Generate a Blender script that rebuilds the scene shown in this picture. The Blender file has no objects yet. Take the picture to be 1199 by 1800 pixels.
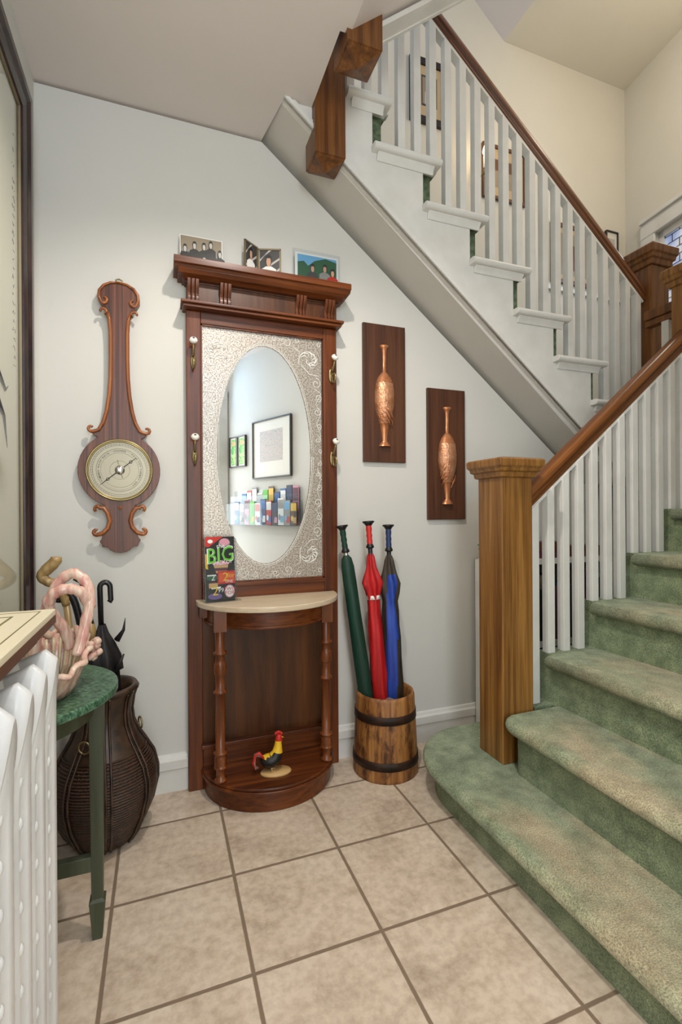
import bpy, math, random
from mathutils import Vector, Matrix, Euler
random.seed(7)
PI = math.pi
sc = bpy.context.scene
COL = sc.collection

# ------------------------------------------------------------------ camera
cam_d = bpy.data.cameras.new('camera'); cam = bpy.data.objects.new('camera', cam_d); COL.objects.link(cam)
cam_d.sensor_fit = 'VERTICAL'; cam_d.sensor_height = 36.0
cam_d.lens = 848.0 / 1800.0 * 36.0
cam_d.clip_start = 0.02
yaw, pit, rol = .3567, -.0006, -.0061
f = Vector((math.sin(yaw)*math.cos(pit), math.cos(yaw)*math.cos(pit), math.sin(pit)))
r0 = Vector((math.cos(yaw), -math.sin(yaw), 0)); u0 = r0.cross(f)
rr = math.cos(rol)*r0 + math.sin(rol)*u0; uu = -math.sin(rol)*r0 + math.cos(rol)*u0
cam.matrix_world = Matrix(((rr.x, uu.x, -f.x, 0), (rr.y, uu.y, -f.y, 0), (rr.z, uu.z, -f.z, 1.15), (0, 0, 0, 1)))
sc.camera = cam
# ------------------------------------------------------------------ world, lights, exposure
sc.view_settings.view_transform = 'Standard'; sc.view_settings.look = 'None'
sc.view_settings.gamma = 1.0; sc.view_settings.use_curve_mapping = False
sc.view_settings.exposure = -0.10
w = bpy.data.worlds.new('world'); sc.world = w; w.use_nodes = True
w.node_tree.nodes['Background'].inputs[0].default_value = (.80, .88, 1.0, 1)
w.node_tree.nodes['Background'].inputs[1].default_value = 1.3
def area(name, loc, aim, sx, sy, power, col):
    d = bpy.data.lights.new(name, 'AREA'); d.shape = 'RECTANGLE'; d.size = sx; d.size_y = sy; d.energy = power; d.color = col
    o = bpy.data.objects.new(name, d); COL.objects.link(o); o.location = loc
    o.rotation_euler = (Vector(aim) - Vector(loc)).to_track_quat('-Z', 'Y').to_euler(); return o
def point(name, loc, power, col, r):
    d = bpy.data.lights.new(name, 'POINT'); d.energy = power; d.color = col; d.shadow_soft_size = r
    o = bpy.data.objects.new(name, d); COL.objects.link(o); o.location = loc; return o
area('front_door_daylight', (.2, -1.28, 1.30), (.25, 1, 1.35), .75, 1.8, 27, (.90, .95, 1.0))
area('transom_daylight', (.2, -1.28, 2.5), (.0, 1.8, 2.2), .75, .3, 14, (.45, .70, 1.0))
point('hall_pendant_fill', (.40, .30, 2.33), 11, (1.0, .92, .82), .10)  # unseen fill light, added to brighten the hall and its ceiling
sd = bpy.data.lights.new('hall_downlight', 'SPOT'); sd.energy = 78; sd.color = (1.0, .93, .84); sd.spot_size = 2.5; sd.spot_blend = .6; sd.shadow_soft_size = .035
so = bpy.data.objects.new('hall_downlight', sd); COL.objects.link(so); so.location = (.36, 1.12, 2.775)
point('landing_fill', (2.75, 1.5, 4.0), 28, (1.0, .89, .74), .12)  # unseen warm fill added for the stairwell, without any fitting
point('sconce_flame', (2.128, 2.74, 3.66), 1.0, (1.0, .70, .38), .02)
area('landing_window_daylight', (3.50, 2.2, 2.95), (2.0, 1.9, 2.4), .6, .7, 10, (.75, .87, 1.0))

# ------------------------------------------------------------------ colours and materials
def H(h):
    h = h.lstrip('#'); c = [int(h[i:i+2], 16)/255 for i in (0, 2, 4)]
    return tuple((x/12.92 if x <= .04045 else ((x+.055)/1.055)**2.4) for x in c) + (1,)
MATS = {}
def base(name, col='#808080', rough=.5, metal=0., spec=.5):
    m = bpy.data.materials.new(name); m.use_nodes = True
    b = m.node_tree.nodes['Principled BSDF']
    b.inputs['Base Color'].default_value = H(col) if isinstance(col, str) else col
    b.inputs['Roughness'].default_value = rough; b.inputs['Metallic'].default_value = metal
    b.inputs['Specular IOR Level'].default_value = spec
    MATS[name] = m; return m, m.node_tree, b
def N(t, typ, **k):
    n = t.nodes.new(typ)
    for a, v in k.items(): setattr(n, a, v)
    return n
def coords(t, kind, scale=(1, 1, 1), rot=(0, 0, 0)):
    if kind == 'pos':
        g = N(t, 'ShaderNodeNewGeometry'); src = g.outputs['Position']
    else:
        g = N(t, 'ShaderNodeTexCoord'); src = g.outputs['Object']
    m = N(t, 'ShaderNodeMapping'); m.inputs['Scale'].default_value = scale; m.inputs['Rotation'].default_value = rot
    t.links.new(src, m.inputs['Vector']); return m.outputs[0]
def noise(t, vec, scale, detail=4, rough=.55, dist=0.):
    n = N(t, 'ShaderNodeTexNoise'); n.inputs['Scale'].default_value = scale; n.inputs['Detail'].default_value = detail
    n.inputs['Roughness'].default_value = rough; n.inputs['Distortion'].default_value = dist
    t.links.new(vec, n.inputs['Vector']); return n.outputs[0]
def ramp(t, fac, stops):
    r = N(t, 'ShaderNodeValToRGB'); e = r.color_ramp.elements
    while len(e) < len(stops): e.new(.5)
    for i, (p, c) in enumerate(stops):
        e[i].position = p; e[i].color = H(c) if isinstance(c, str) else c
    t.links.new(fac, r.inputs[0]); return r.outputs[0]
def bump(t, b, h, strength=.3, dist=.002):
    n = N(t, 'ShaderNodeBump'); n.inputs['Strength'].default_value = strength; n.inputs['Distance'].default_value = dist
    t.links.new(h, n.inputs['Height']); t.links.new(n.outputs[0], b.inputs['Normal']); return n
def mix(t, fac, a, b_, mode='MIX'):
    m = N(t, 'ShaderNodeMix', data_type='RGBA', blend_type=mode)
    for s, v in ((0, fac), (6, a), (7, b_)):
        if hasattr(v, 'is_linked') or hasattr(v, 'links'): t.links.new(v, m.inputs[s])
        elif s == 0: m.inputs[0].default_value = v
        else: m.inputs[s].default_value = H(v) if isinstance(v, str) else v
    return m.outputs[2]
def math_n(t, op, a, b_=None, c=None):
    m = N(t, 'ShaderNodeMath', operation=op)
    for i, v in enumerate((a, b_, c)):
        if v is None: continue
        if isinstance(v, (int, float)): m.inputs[i].default_value = v
        else: t.links.new(v, m.inputs[i])
    return m.outputs[0]
def mottled(name, c1, c2, scale=3, rough=.5, metal=0., bs=0., bscale=60, kind='obj', lo=.35, hi=.65, stretch=(1, 1, 1), spec=.5, bd=.002):
    m, t, b = base(name, c1, rough, metal, spec)
    v = coords(t, kind, stretch)
    t.links.new(ramp(t, noise(t, v, scale), [(lo, c1), (hi, c2)]), b.inputs['Base Color'])
    if bs: bump(t, b, noise(t, v, bscale, 3), bs, bd)
    return m
def wood(name, dark, mid, light, axis='z', rough=.35, grain=26, spec=.5, fine=1.0):
    m, t, b = base(name, mid, rough, 0, spec)
    s = {'x': (1.1, grain, grain), 'y': (grain, 1.1, grain), 'z': (grain, grain, 1.1)}[axis]
    v = coords(t, 'obj', s)
    c = ramp(t, noise(t, v, 1.0, 5, .6, .6), [(.30, dark), (.48, mid), (.70, light)])
    s2 = tuple(x*5 if x > 2 else x*3 for x in s)
    v2 = coords(t, 'obj', s2)
    n2 = noise(t, v2, 1.0, 3, .6)
    g = ramp(t, n2, [(.36, (.52, .48, .45, 1)), (.56, (1, 1, 1, 1))])
    c = mix(t, .55*fine, c, g, 'MULTIPLY')
    t.links.new(c, b.inputs['Base Color'])
    bump(t, b, n2, .18, .001)
    return m
M = MATS
mottled('wall_paint', '#cfcdc7', '#d3d1cb', 1.2, .75, 0, .12, 160, 'pos', spec=.25, bd=.001)
mottled('stairwell_paint', '#d2cdc0', '#d7d2c5', 1.2, .75, 0, .12, 160, 'pos', spec=.25, bd=.001)
mottled('ceiling_paint', '#d8d0cb', '#dcd4cf', 1.4, .85, 0, .15, 140, 'pos', spec=.2, bd=.001)
mottled('soffit_paint', '#cbc7c0', '#d0ccc5', 1.4, .8, 0, .15, 140, 'pos', spec=.2, bd=.001)
mottled('white_trim', '#dedcd7', '#d5d3cd', 8, .38, 0, .08, 40, 'pos', spec=.4, bd=.001)
mottled('white_enamel', '#e3e3e2', '#d7d8d9', 9, .3, 0, .35, 55, 'obj', spec=.5, bd=.002)
wood('oak', '#64401a', '#8a5d2a', '#a8793c', 'z', .38, 34, fine=1.25)
wood('oak_dark', '#4c2b12', '#70451f', '#8d5b2c', 'z', .36, 30)
wood('oak_rail', '#4c2810', '#754319', '#985f30', 'x', .30, 40, fine=1.4)
wood('oak_rail_dark', '#40200e', '#66391a', '#855229', 'x', .3, 40, fine=1.4)
wood('mahogany', '#3a1909', '#5e2e12', '#7e431d', 'z', .33, 22, spec=.35)
wood('mahogany_x', '#3b1a0a', '#5f2f13', '#80451e', 'x', .33, 22, spec=.35)
wood('mahogany_panel', '#331a0c', '#502c14', '#683d1c', 'z', .36, 9, spec=.35)
wood('column_wood', '#4a230e', '#733c1b', '#96582c', 'z', .3, 22)
wood('barometer_wood', '#351a12', '#5e3321', '#85523a', 'z', .36, 95, fine=1.6)
wood('carved_edge', '#6e3719', '#955529', '#b5733f', 'z', .3, 50)
wood('plaque_wood', '#3a1d0f', '#502c18', '#613a22', 'z', .45, 40)
wood('bucket_wood', '#4f2a10', '#8f5c2c', '#b58148', 'z', .5, 24)
wood('cane_wood', '#7d6238', '#a98b5a', '#c4a877', 'z', .3, 12)
wood('dark_cane', '#1d120c', '#332016', '#4b3020', 'z', .3, 12)
wood('green_paint', '#343828', '#434835', '#525843', 'z', .4, 14, fine=.5)
m, t, b = MATS['bucket_wood'], MATS['bucket_wood'].node_tree, MATS['bucket_wood'].node_tree.nodes['Principled BSDF']
lk = b.inputs['Base Color'].links[0].from_socket; v = coords(t, 'obj', (16, 16, 6)); nn = noise(t, v, 1.6, 5, .65)
t.links.new(mix(t, 1.0, lk, ramp(t, nn, [(.36, (.22, .16, .13, 1)), (.50, (1, 1, 1, 1))]), 'MULTIPLY'), b.inputs['Base Color'])
base('iron_hoop', '#2a211c', .5, .6)
mottled('hoop_rust', '#241a15', '#40291d', 14, .55, .5, .3, 60)
base('picture_black', '#241a1a', .3)
mottled('picture_frame_wood', '#221818', '#3d2a28', 12, .28, 0, 0, 60, 'obj', stretch=(6, 1, 1))
base('black_plastic', '#17161a', .35)
base('black_cloth', '#1b191d', .6, 0, .4)
base('brass', '#9a8a62', .32, .85)
base('gilt', '#7d7158', .5, .4)
base('chrome', '#d8d8d8', .12, 1.)
base('silver_dial', '#958d7a', .34, .65)
base('ink', '#3a342c', .6)
base('soft_ink', '#6e6654', .6)
base('porcelain', '#e9e6dc', .18)
base('porcelain_hole', '#3a342c', .3)
mottled('copper', '#b97a52', '#e2ac88', 20, .34, .6, .9, 95, lo=.35, hi=.7, bd=.004)
mottled('copper_plain', '#bb774e', '#d39469', 20, .34, .6, .2, 60)
mottled('marble', '#c3ad90', '#d3c3ab', 14, .28, 0, .05, 50, stretch=(.5, 3, 3), lo=.3, hi=.7)
mottled('green_marble', '#1a3b2c', '#6a9272', 105, .3, 0, .05, 60, lo=.36, hi=.70, stretch=(1, 2.0, 1))
mottled('pink_ceramic', '#c98f85', '#e3cdb8', 22, .12, 0, .3, 40, lo=.38, hi=.66, stretch=(3, 3, .6))
mottled('cream_ceramic', '#dbcdb0', '#b6aa86', 18, .15, 0, .3, 40)
mottled('rose_ceramic', '#c9958a', '#e2d0b8', 34, .15, 0, .3, 60)
mottled('dark_basket', '#20150f', '#4a3526', 22, .38, 0, .3, 50)
base('cream_board', '#ded3b7', .4)
base('olive_line', '#6f6a3e', .5)
base('board_edge', '#5d3924', .5)
base('brochure_paper', '#e6e4de', .5)
for nm, c in dict(paper='#dedace', photo_white='#e8e6e2', red='#c0271e', orange='#d9542a', yellow='#e6b92a', lime='#59b524', dgreen='#24583a', blue='#2c63a5', lblue='#6aa6cf',
                  navy='#22345f', purple='#6d5a8f', tan='#c9a26a', skin='#c99a80', grey='#8c8883', dgrey='#3d3a3a', black='#161516', pink='#cf8fa2', teal='#2f8f8c', sepia='#8f816d', lgrey='#bdb8b0', plum='#5c2a3c', brown='#5b3a24', green2='#3b8c49').items():
    base(nm, c, .45)
base('print_paper', '#efe5cc', .6); base('mount_board', '#b9a27f', .6)
# mirror
base('mirror_silver', '#f1f4f5', .012, 1.)
m, t, b = base('frosted_glass', '#aaa296', .33, .45)
v = coords(t, 'obj'); n = noise(t, v, 170, 2)
t.links.new(ramp(t, n, [(.40, '#85796c'), (.60, '#c2bab0')]), b.inputs['Base Color']); bump(t, b, n, .5, .001)
base('etched_line', '#f0eee8', .35, .1)
# clear plastic / glazing
def clear(name, tint=(.95, .97, .98, 1), amt=.12, rough=.03, fres=True):
    m = bpy.data.materials.new(name); m.use_nodes = True; t = m.node_tree; t.nodes.clear()
    o = N(t, 'ShaderNodeOutputMaterial'); tr = N(t, 'ShaderNodeBsdfTransparent'); tr.inputs[0].default_value = tint
    gl = N(t, 'ShaderNodeBsdfGlossy'); gl.inputs['Roughness'].default_value = rough
    mx = N(t, 'ShaderNodeMixShader')
    if fres:
        lw = N(t, 'ShaderNodeLayerWeight'); lw.inputs[0].default_value = .5
        fa = math_n(t, 'ADD', math_n(t, 'MULTIPLY', math_n(t, 'POWER', lw.outputs[1], 5.0), .75), .03); t.links.new(fa, mx.inputs[0])
    else: mx.inputs[0].default_value = amt
    t.links.new(tr.outputs[0], mx.inputs[1]); t.links.new(gl.outputs[0], mx.inputs[2]); t.links.new(mx.outputs[0], o.inputs[0])
    MATS[name] = m
clear('clear_plastic', (.93, .95, .96, 1)); clear('picture_glass'); clear('dial_glass')
def emit(name, col, s):
    m, t, b = base(name, col, .5); b.inputs['Emission Color'].default_value = H(col); b.inputs['Emission Strength'].default_value = s
emit('flame', '#ffd9a0', 14); emit('lamp_glass', '#fff0d8', 3.5)
# window panes (daylight behind obscured leaded glass)
m, t, b = base('leaded_glass', '#aab6d6', .2)
v = coords(t, 'obj', (1, 1, 1)); n = noise(t, v, 7, 5)
c = ramp(t, n, [(.3, '#7f93c4'), (.5, '#b9c6e4'), (.7, '#e3ddd2')])
t.links.new(c, b.inputs['Base Color']); t.links.new(c, b.inputs['Emission Color']); b.inputs['Emission Strength'].default_value = .45
base('lead_came', '#4b4a55', .5, .3)
emit('door_daylight_glass', '#f4f3dc', 1.0)
# floor tiles
m, t, b = base('floor_tile', '#c0a58a', .34, 0, .45)
g = N(t, 'ShaderNodeNewGeometry'); sx = N(t, 'ShaderNodeSeparateXYZ'); t.links.new(g.outputs['Position'], sx.inputs[0])
S = .3512
def cell(out, o0):
    a = math_n(t, 'DIVIDE', math_n(t, 'SUBTRACT', out, o0), S)
    fr = math_n(t, 'FRACT', math_n(t, 'ADD', a, 20.0)); d = math_n(t, 'ABSOLUTE', math_n(t, 'SUBTRACT', fr, .5))
    return math_n(t, 'FLOOR', math_n(t, 'ADD', a, 20.0)), d
vp = coords(t, 'pos'); wob = noise(t, vp, 30, 2)
ix, dx = cell(sx.outputs[0], -.142); iy, dy = cell(sx.outputs[1], 1.905)
dm = math_n(t, 'ADD', math_n(t, 'MAXIMUM', dx, dy), math_n(t, 'MULTIPLY', math_n(t, 'SUBTRACT', wob, .5), .006))
grout = ramp(t, dm, [(.4835, (0, 0, 0, 1)), (.4885, (1, 1, 1, 1))])
cmb = N(t, 'ShaderNodeCombineXYZ'); t.links.new(math_n(t, 'MULTIPLY', ix, 7.3), cmb.inputs[0]); t.links.new(math_n(t, 'MULTIPLY', iy, 3.7), cmb.inputs[1])
va = N(t, 'ShaderNodeVectorMath', operation='ADD'); t.links.new(vp, va.inputs[0]); t.links.new(cmb.outputs[0], va.inputs[1])
n1 = noise(t, va.outputs[0], 6, 7, .62, .4); n2 = noise(t, va.outputs[0], 38, 4, .6)
c = ramp(t, n1, [(.32, '#aa9480'), (.47, '#cfbba5'), (.62, '#dccab6')])
c = mix(t, .4, c, ramp(t, n2, [(.34, '#b09a85'), (.60, '#e4d4c1')]), 'MIX')
c = mix(t, grout, c, '#84705d')
t.links.new(c, b.inputs['Base Color'])
t.links.new(math_n(t, 'ADD', math_n(t, 'MULTIPLY', grout, .4), .34), b.inputs['Roughness'])
hgt = math_n(t, 'SUBTRACT', math_n(t, 'MULTIPLY', n2, .25), grout)
bump(t, b, hgt, .5, .0025)
# carpet: green pile, worn and soiled tan where feet tread
def carpet(name, worn):
    m, t, b = base(name, '#5f7350', .95, 0, .05)
    v = coords(t, 'pos')
    big = noise(t, coords(t, 'pos', (2.2, 1, 1)), 2.6, 4, .55); mid = noise(t, v, 16, 3, .6); fine = noise(t, v, 230, 2, .7)
    c = ramp(t, mid, [(.3, '#7f8d70'), (.5, '#98a687'), (.72, '#b4bf9f')])
    if worn:
        sp = N(t, 'ShaderNodeSeparateXYZ'); t.links.new(v, sp.inputs[0])
        mr = N(t, 'ShaderNodeMapRange', interpolation_type='SMOOTHSTEP')
        mr.inputs[1].default_value = 1.56; mr.inputs[2].default_value = 1.25; t.links.new(sp.outputs[1], mr.inputs[0])
        wf = math_n(t, 'MULTIPLY', mr.outputs[0], ramp(t, big, [(.38, (.08, .08, .08, 1)), (.62, (.82, .82, .82, 1))]))
        c = mix(t, wf, c, ramp(t, mid, [(.3, '#bfa98a'), (.6, '#d9c6a6')]))
    if not worn: c = mix(t, 1.0, c, (.84, .85, .78, 1), 'MULTIPLY')
    c = mix(t, .95, c, ramp(t, fine, [(.30, (.40, .43, .38, 1)), (.64, (1.22, 1.22, 1.18, 1))]), 'MULTIPLY')
    t.links.new(c, b.inputs['Base Color'])
    h = math_n(t, 'ADD', fine, math_n(t, 'MULTIPLY', noise(t, v, 120, 2), .8))
    bump(t, b, h, 1.0, .006)
    b.inputs['Sheen Weight'].default_value = .25
carpet('carpet', False); carpet('carpet_worn', True)
mottled('stair_carpet_dark', '#4a5846', '#717f66', 40, .95, 0, .8, 300, 'pos', spec=.05)
# woven basketry
m, t, b = base('woven_cane', '#4b2c1a', .4)
v = coords(t, 'obj'); wv = N(t, 'ShaderNodeTexWave', wave_type='BANDS', bands_direction='Z'); wv.inputs['Scale'].default_value = 34; wv.inputs['Distortion'].default_value = 2.0; wv.inputs['Detail'].default_value = 2; wv.inputs['Detail Scale'].default_value = 6
t.links.new(v, wv.inputs[0])
n = noise(t, v, 60, 2)
c = ramp(t, wv.outputs[1], [(.2, '#140d08'), (.7, '#5c3e28')]); c = mix(t, .5, c, ramp(t, n, [(.4, '#20130b'), (.7, '#a8754a')]), 'OVERLAY')
t.links.new(c, b.inputs['Base Color']); bump(t, b, wv.outputs[1], .9, .004)
def cloth(name, col, col2):
    m, t, b = base(name, col, .5, 0, .35)
    v = coords(t, 'obj', (30, 30, 3)); n = noise(t, v, 1.0, 4, .6)
    t.links.new(ramp(t, n, [(.3, col), (.7, col2)]), b.inputs['Base Color']); bump(t, b, n, .8, .006)
cloth('cloth_red', '#8c0f12', '#d32425'); cloth('cloth_green', '#0c2a20', '#163f30'); cloth('cloth_blue', '#1a2d7c', '#2f4fae'); cloth('cloth_olive', '#2c2620', '#4a4034'); cloth('cloth_black', '#121013', '#2b2829')
m, t, b = base('art_print', '#99aaaa', .5)
t.links.new(ramp(t, noise(t, coords(t, 'obj'), 70, 6, .75), [(.34, '#3f6f5c'), (.44, '#9fc0b4'), (.52, '#d8a9b4'), (.60, '#b6c39a'), (.70, '#ece8e2')]), b.inputs['Base Color'])
mottled('green_print', '#2f9a4a', '#bfe08a', 45, .5, lo=.4, hi=.6)
mottled('sepia_print', '#6f5f4e', '#b9a184', 22, .5)

# ------------------------------------------------------------------ mesh building
class MB:
    def __init__(s): s.v = []; s.f = []; s.m = []; s.s = []; s.cur = 0
    def mat(s, i): s.cur = i; return s
    def add(s, vs, fs, smooth=False):
        o = len(s.v); s.v += [tuple(x) for x in vs]
        for q in fs: s.f.append(tuple(i+o for i in q)); s.m.append(s.cur); s.s.append(smooth)
        return s
    def box(s, x0, x1, y0, y1, z0, z1):
        return s.add([(x0,y0,z0),(x1,y0,z0),(x1,y1,z0),(x0,y1,z0),(x0,y0,z1),(x1,y0,z1),(x1,y1,z1),(x0,y1,z1)],
                     [(0,3,2,1),(4,5,6,7),(0,1,5,4),(1,2,6,5),(2,3,7,6),(3,0,4,7)])
    def prism(s, poly, a0, a1, axis='y', smooth=False, caps=True):
        n = len(poly)
        def P(p, a): return {'y': (p[0], a, p[1]), 'x': (a, p[0], p[1]), 'z': (p[0], p[1], a)}[axis]
        vs = [P(p, a0) for p in poly] + [P(p, a1) for p in poly]
        o = len(s.v); s.v += vs
        for i in range(n):
            j = (i+1) % n; s.f.append((o+i, o+j, o+n+j, o+n+i)); s.m.append(s.cur); s.s.append(smooth)
        if caps:
            for k in (tuple(range(n-1, -1, -1)), tuple(range(n, 2*n))):
                s.f.append(tuple(o+q for q in k)); s.m.append(s.cur); s.s.append(False)
        return s
    def lathe(s, prof, c=(0,0,0), seg=24, a0=0., a1=2*PI, sx=1., sy=1., smooth=True, wob=None):
        full = abs(a1-a0-2*PI) < 1e-6; n = seg if full else seg+1; vs = []; fs = []
        for k, (r, z) in enumerate(prof):
            for i in range(n):
                a = a0+(a1-a0)*i/seg; q = r*(wob(a, k, z) if wob else 1)
                vs.append((c[0]+q*math.cos(a)*sx, c[1]+q*math.sin(a)*sy, c[2]+z))
        for k in range(len(prof)-1):
            for i in range(seg):
                j = (i+1) % n; fs.append((k*n+i, k*n+j, (k+1)*n+j, (k+1)*n+i))
        return s.add(vs, fs, smooth)
    def disc(s, c, r, z, seg=32, up=True, sx=1., sy=1.):
        vs = [(c[0]+r*sx*math.cos(2*PI*i/seg), c[1]+r*sy*math.sin(2*PI*i/seg), z) for i in range(seg)]
        return s.add(vs, [tuple(range(seg)) if up else tuple(range(seg-1, -1, -1))])
    def tube(s, path, r, seg=8, closed=False, cap=True, sx=1., up=None):
        P = [Vector(p) for p in path]; n = len(P); R = r if isinstance(r, (list, tuple)) else [r]*n
        T = []
        for i in range(n):
            a = P[(i-1) % n] if (closed or i > 0) else P[i]; b_ = P[(i+1) % n] if (closed or i < n-1) else P[i]
            d = b_-a; T.append(d.normalized() if d.length > 1e-9 else Vector((0, 0, 1)))
        nr = Vector(up) if up else (Vector((0, 1, 0)) if abs(T[0].y) < .9 else Vector((1, 0, 0)))
        vs = []; fs = []
        for i in range(n):
            nr = (nr - T[i]*nr.dot(T[i]))
            nr = nr.normalized() if nr.length > 1e-6 else T[i].orthogonal().normalized()
            bi = T[i].cross(nr)
            for k in range(seg):
                a = 2*PI*k/seg; vs.append(P[i] + nr*(R[i]*math.cos(a)*sx) + bi*(R[i]*math.sin(a)))
        for i in range(n if closed else n-1):
            for k in range(seg):
                a = i*seg+k; b_ = i*seg+(k+1) % seg; c = ((i+1) % n)*seg; fs.append((a, b_, c+(k+1) % seg, c+k))
        s.add(vs, fs, True)
        if cap and not closed:
            o = len(s.v)-n*seg
            for q in (tuple(range(seg-1, -1, -1)), tuple((n-1)*seg+k for k in range(seg))):
                s.f.append(tuple(o+i for i in q)); s.m.append(s.cur); s.s.append(False)
        return s
    def sphere(s, c, rx, ry=None, rz=None, seg=16, rings=10, wob=None):
        ry = ry or rx; rz = rz or rx; vs = []; fs = []
        for k in range(rings+1):
            ph = -PI/2+PI*k/rings
            for i in range(seg):
                a = 2*PI*i/seg; q = wob(a, ph) if wob else 1
                vs.append((c[0]+rx*q*math.cos(ph)*math.cos(a), c[1]+ry*q*math.cos(ph)*math.sin(a), c[2]+rz*q*math.sin(ph)))
        for k in range(rings):
            for i in range(seg):
                j = (i+1) % seg; fs.append((k*seg+i, k*seg+j, (k+1)*seg+j, (k+1)*seg+i))
        return s.add(vs, fs, True)
    def sq(s, cx, cy, prof, cap=True):
        vs = []; fs = []
        for h, z in prof: vs += [(cx-h,cy-h,z),(cx+h,cy-h,z),(cx+h,cy+h,z),(cx-h,cy+h,z)]
        for k in range(len(prof)-1):
            for i in range(4):
                j = (i+1) % 4; fs.append((k*4+i, k*4+j, k*4+4+j, k*4+4+i))
        if cap: fs += [(3,2,1,0), tuple(4*(len(prof)-1)+i for i in range(4))]
        return s.add(vs, fs)
    def quad(s, a, b_, c, d): return s.add([a, b_, c, d], [(0, 1, 2, 3)])
    def text(s, string, size, o, u=(1,0,0), v=(0,0,1), center=True, ext=0.):
        cu = bpy.data.curves.new('tmp_text', 'FONT'); cu.body = string; cu.size = size; cu.resolution_u = 2
        if center: cu.align_x = 'CENTER'; cu.align_y = 'CENTER'
        ob = bpy.data.objects.new('tmp_text', cu); COL.objects.link(ob)
        me = bpy.data.meshes.new_from_object(ob.evaluated_get(bpy.context.evaluated_depsgraph_get()))
        U = Vector(u); V = Vector(v); O = Vector(o)
        s.add([O+U*p.co.x+V*p.co.y for p in me.vertices], [tuple(q.vertices) for q in me.polygons])
        bpy.data.objects.remove(ob); bpy.data.curves.remove(cu); bpy.data.meshes.remove(me); return s
    def build(s, name, mats, parent=None, bevel=0., org=None, seg=2):
        if not isinstance(mats, (list, tuple)): mats = [mats]
        if org is None:
            xs = [[p[i] for p in s.v] for i in range(3)]
            org = Vector([(min(q)+max(q))/2 for q in xs]); org.z = min(xs[2])
        org = Vector(org)
        me = bpy.data.meshes.new(name); me.from_pydata([tuple(Vector(p)-org) for p in s.v], [], s.f)
        for q in mats: me.materials.append(MATS[q])
        me.polygons.foreach_set('material_index', s.m); me.polygons.foreach_set('use_smooth', s.s)
        me.update()
        import bmesh
        bm = bmesh.new(); bm.from_mesh(me); bmesh.ops.recalc_face_normals(bm, faces=bm.faces); bm.to_mesh(me); bm.free()
        o = bpy.data.objects.new(name, me); COL.objects.link(o)
        if parent is not None:
            o.parent = parent; o.location = org - WL[parent.name]
        else: o.location = org
        WL[o.name] = org
        if bevel:
            md = o.modifiers.new('bevel', 'BEVEL'); md.width = bevel; md.segments = seg; md.limit_method = 'ANGLE'; md.angle_limit = .6
            for p in me.polygons: p.use_smooth = True
            wn = o.modifiers.new('wn', 'WEIGHTED_NORMAL'); wn.keep_sharp = True
        return o
WL = {}
def tag(o, label, cat, group=None):
    o['label'] = label; o['category'] = cat
    if group: o['group'] = group
    return o
def thing(name, loc, label, cat, group=None):
    o = bpy.data.objects.new(name, None); COL.objects.link(o); o.location = loc; o.empty_display_size = .05
    WL[o.name] = Vector(loc); return tag(o, label, cat, group)
def struct(name, mb, mats, **k):
    o = mb.build(name, mats, **k); o['kind'] = 'structure'; return o
def copy_tree(o, parent=None):
    c = o.copy(); COL.objects.link(c)
    if parent is not None: c.parent = parent
    for ch in list(o.children): copy_tree(ch, c)
    return c
def mbx(*a): return MB().box(*a)

# ================================================================== SETTING
FY = 2.123           # hall back wall
struct('floor', mbx(-.6, 3.7, -1.6, 3.0, -.08, 0), 'floor_tile')
struct('wall_left', mbx(-.56, -.445, -1.4, 2.25, 0, 2.8), 'wall_paint')
def soff(x): return 2.79 - .806*(x-.427)
struct('wall_back', MB().prism([(-.445, 0), (3.6, 0), (3.6, 1.3), (soff(0) and 2.276, 1.3), (.427, 2.79), (-.445, 2.79)], FY, FY+.08), 'wall_paint')
# flat hall ceiling
struct('ceiling', MB().prism([(-.56, -1.4), (1.7, -1.4), (1.7, .45), (.622, .45), (.622, 1.55), (.585, 1.55), (.585, 1.885), (.468, 1.885), (.405, 2.25), (-.56, 2.25)], 2.8, 2.95, 'z'), 'ceiling_paint')
# sloping ceiling under the flight above
struct('ceiling_slope', MB().prism([(.622, 2.8), (2.6, 2.8+.81*1.978), (2.6, 2.95+.81*1.978), (.622, 2.95)], .45, 1.56), 'ceiling_paint')
# oblique right-hand wall of the hall, and the wall on the right of the stairs
d = Vector((.3855, .9227)); nrm = Vector((.9227, -.3855))
A = Vector((1.46, .45)); B = Vector((.709, -1.321))
struct('wall_right', MB().prism([tuple(A), tuple(B), tuple(B+nrm*.1), tuple(A+nrm*.1)], 0, 2.8, 'z'), 'wall_paint')
struct('wall_right_stairs', mbx(1.46, 3.7, .35, .45, 0, 2.8), 'wall_paint')
struct('wall_right_upper', mbx(.622, 3.7, .35, .45, 2.8, 6.2), 'stairwell_paint')
# front wall behind the viewpoint with glazed door and transom
struct('wall_front', MB().box(-.56, -.23, -1.42, -1.32, 0, 2.8).box(.63, .80, -1.42, -1.32, 0, 2.8).box(-.23, .63, -1.42, -1.32, 2.72, 2.8), 'wall_paint')
struct('trim_1', MB().box(-.33, -.23, -1.32, -1.295, 0, 2.72).box(.60, .70, -1.32, -1.295, 0, 2.50).box(-.33, .70, -1.32, -1.29, 2.40, 2.50).box(-.23, .63, -1.40, -1.33, 2.26, 2.32), 'white_trim', bevel=.004)
dr = struct('door_1', MB().box(-.23, .61, -1.40, -1.36, 0, .5).box(-.23, -.13, -1.40, -1.36, .5, 2.26).box(.575, .61, -1.40, -1.36, .5, 2.26).box(-.13, .575, -1.40, -1.36, 2.1, 2.26), 'white_trim', bevel=.003)
gp = mbx(-.13, .575, -1.385, -1.378, .5, 2.1).build('door_pane', 'door_daylight_glass', dr)
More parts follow.
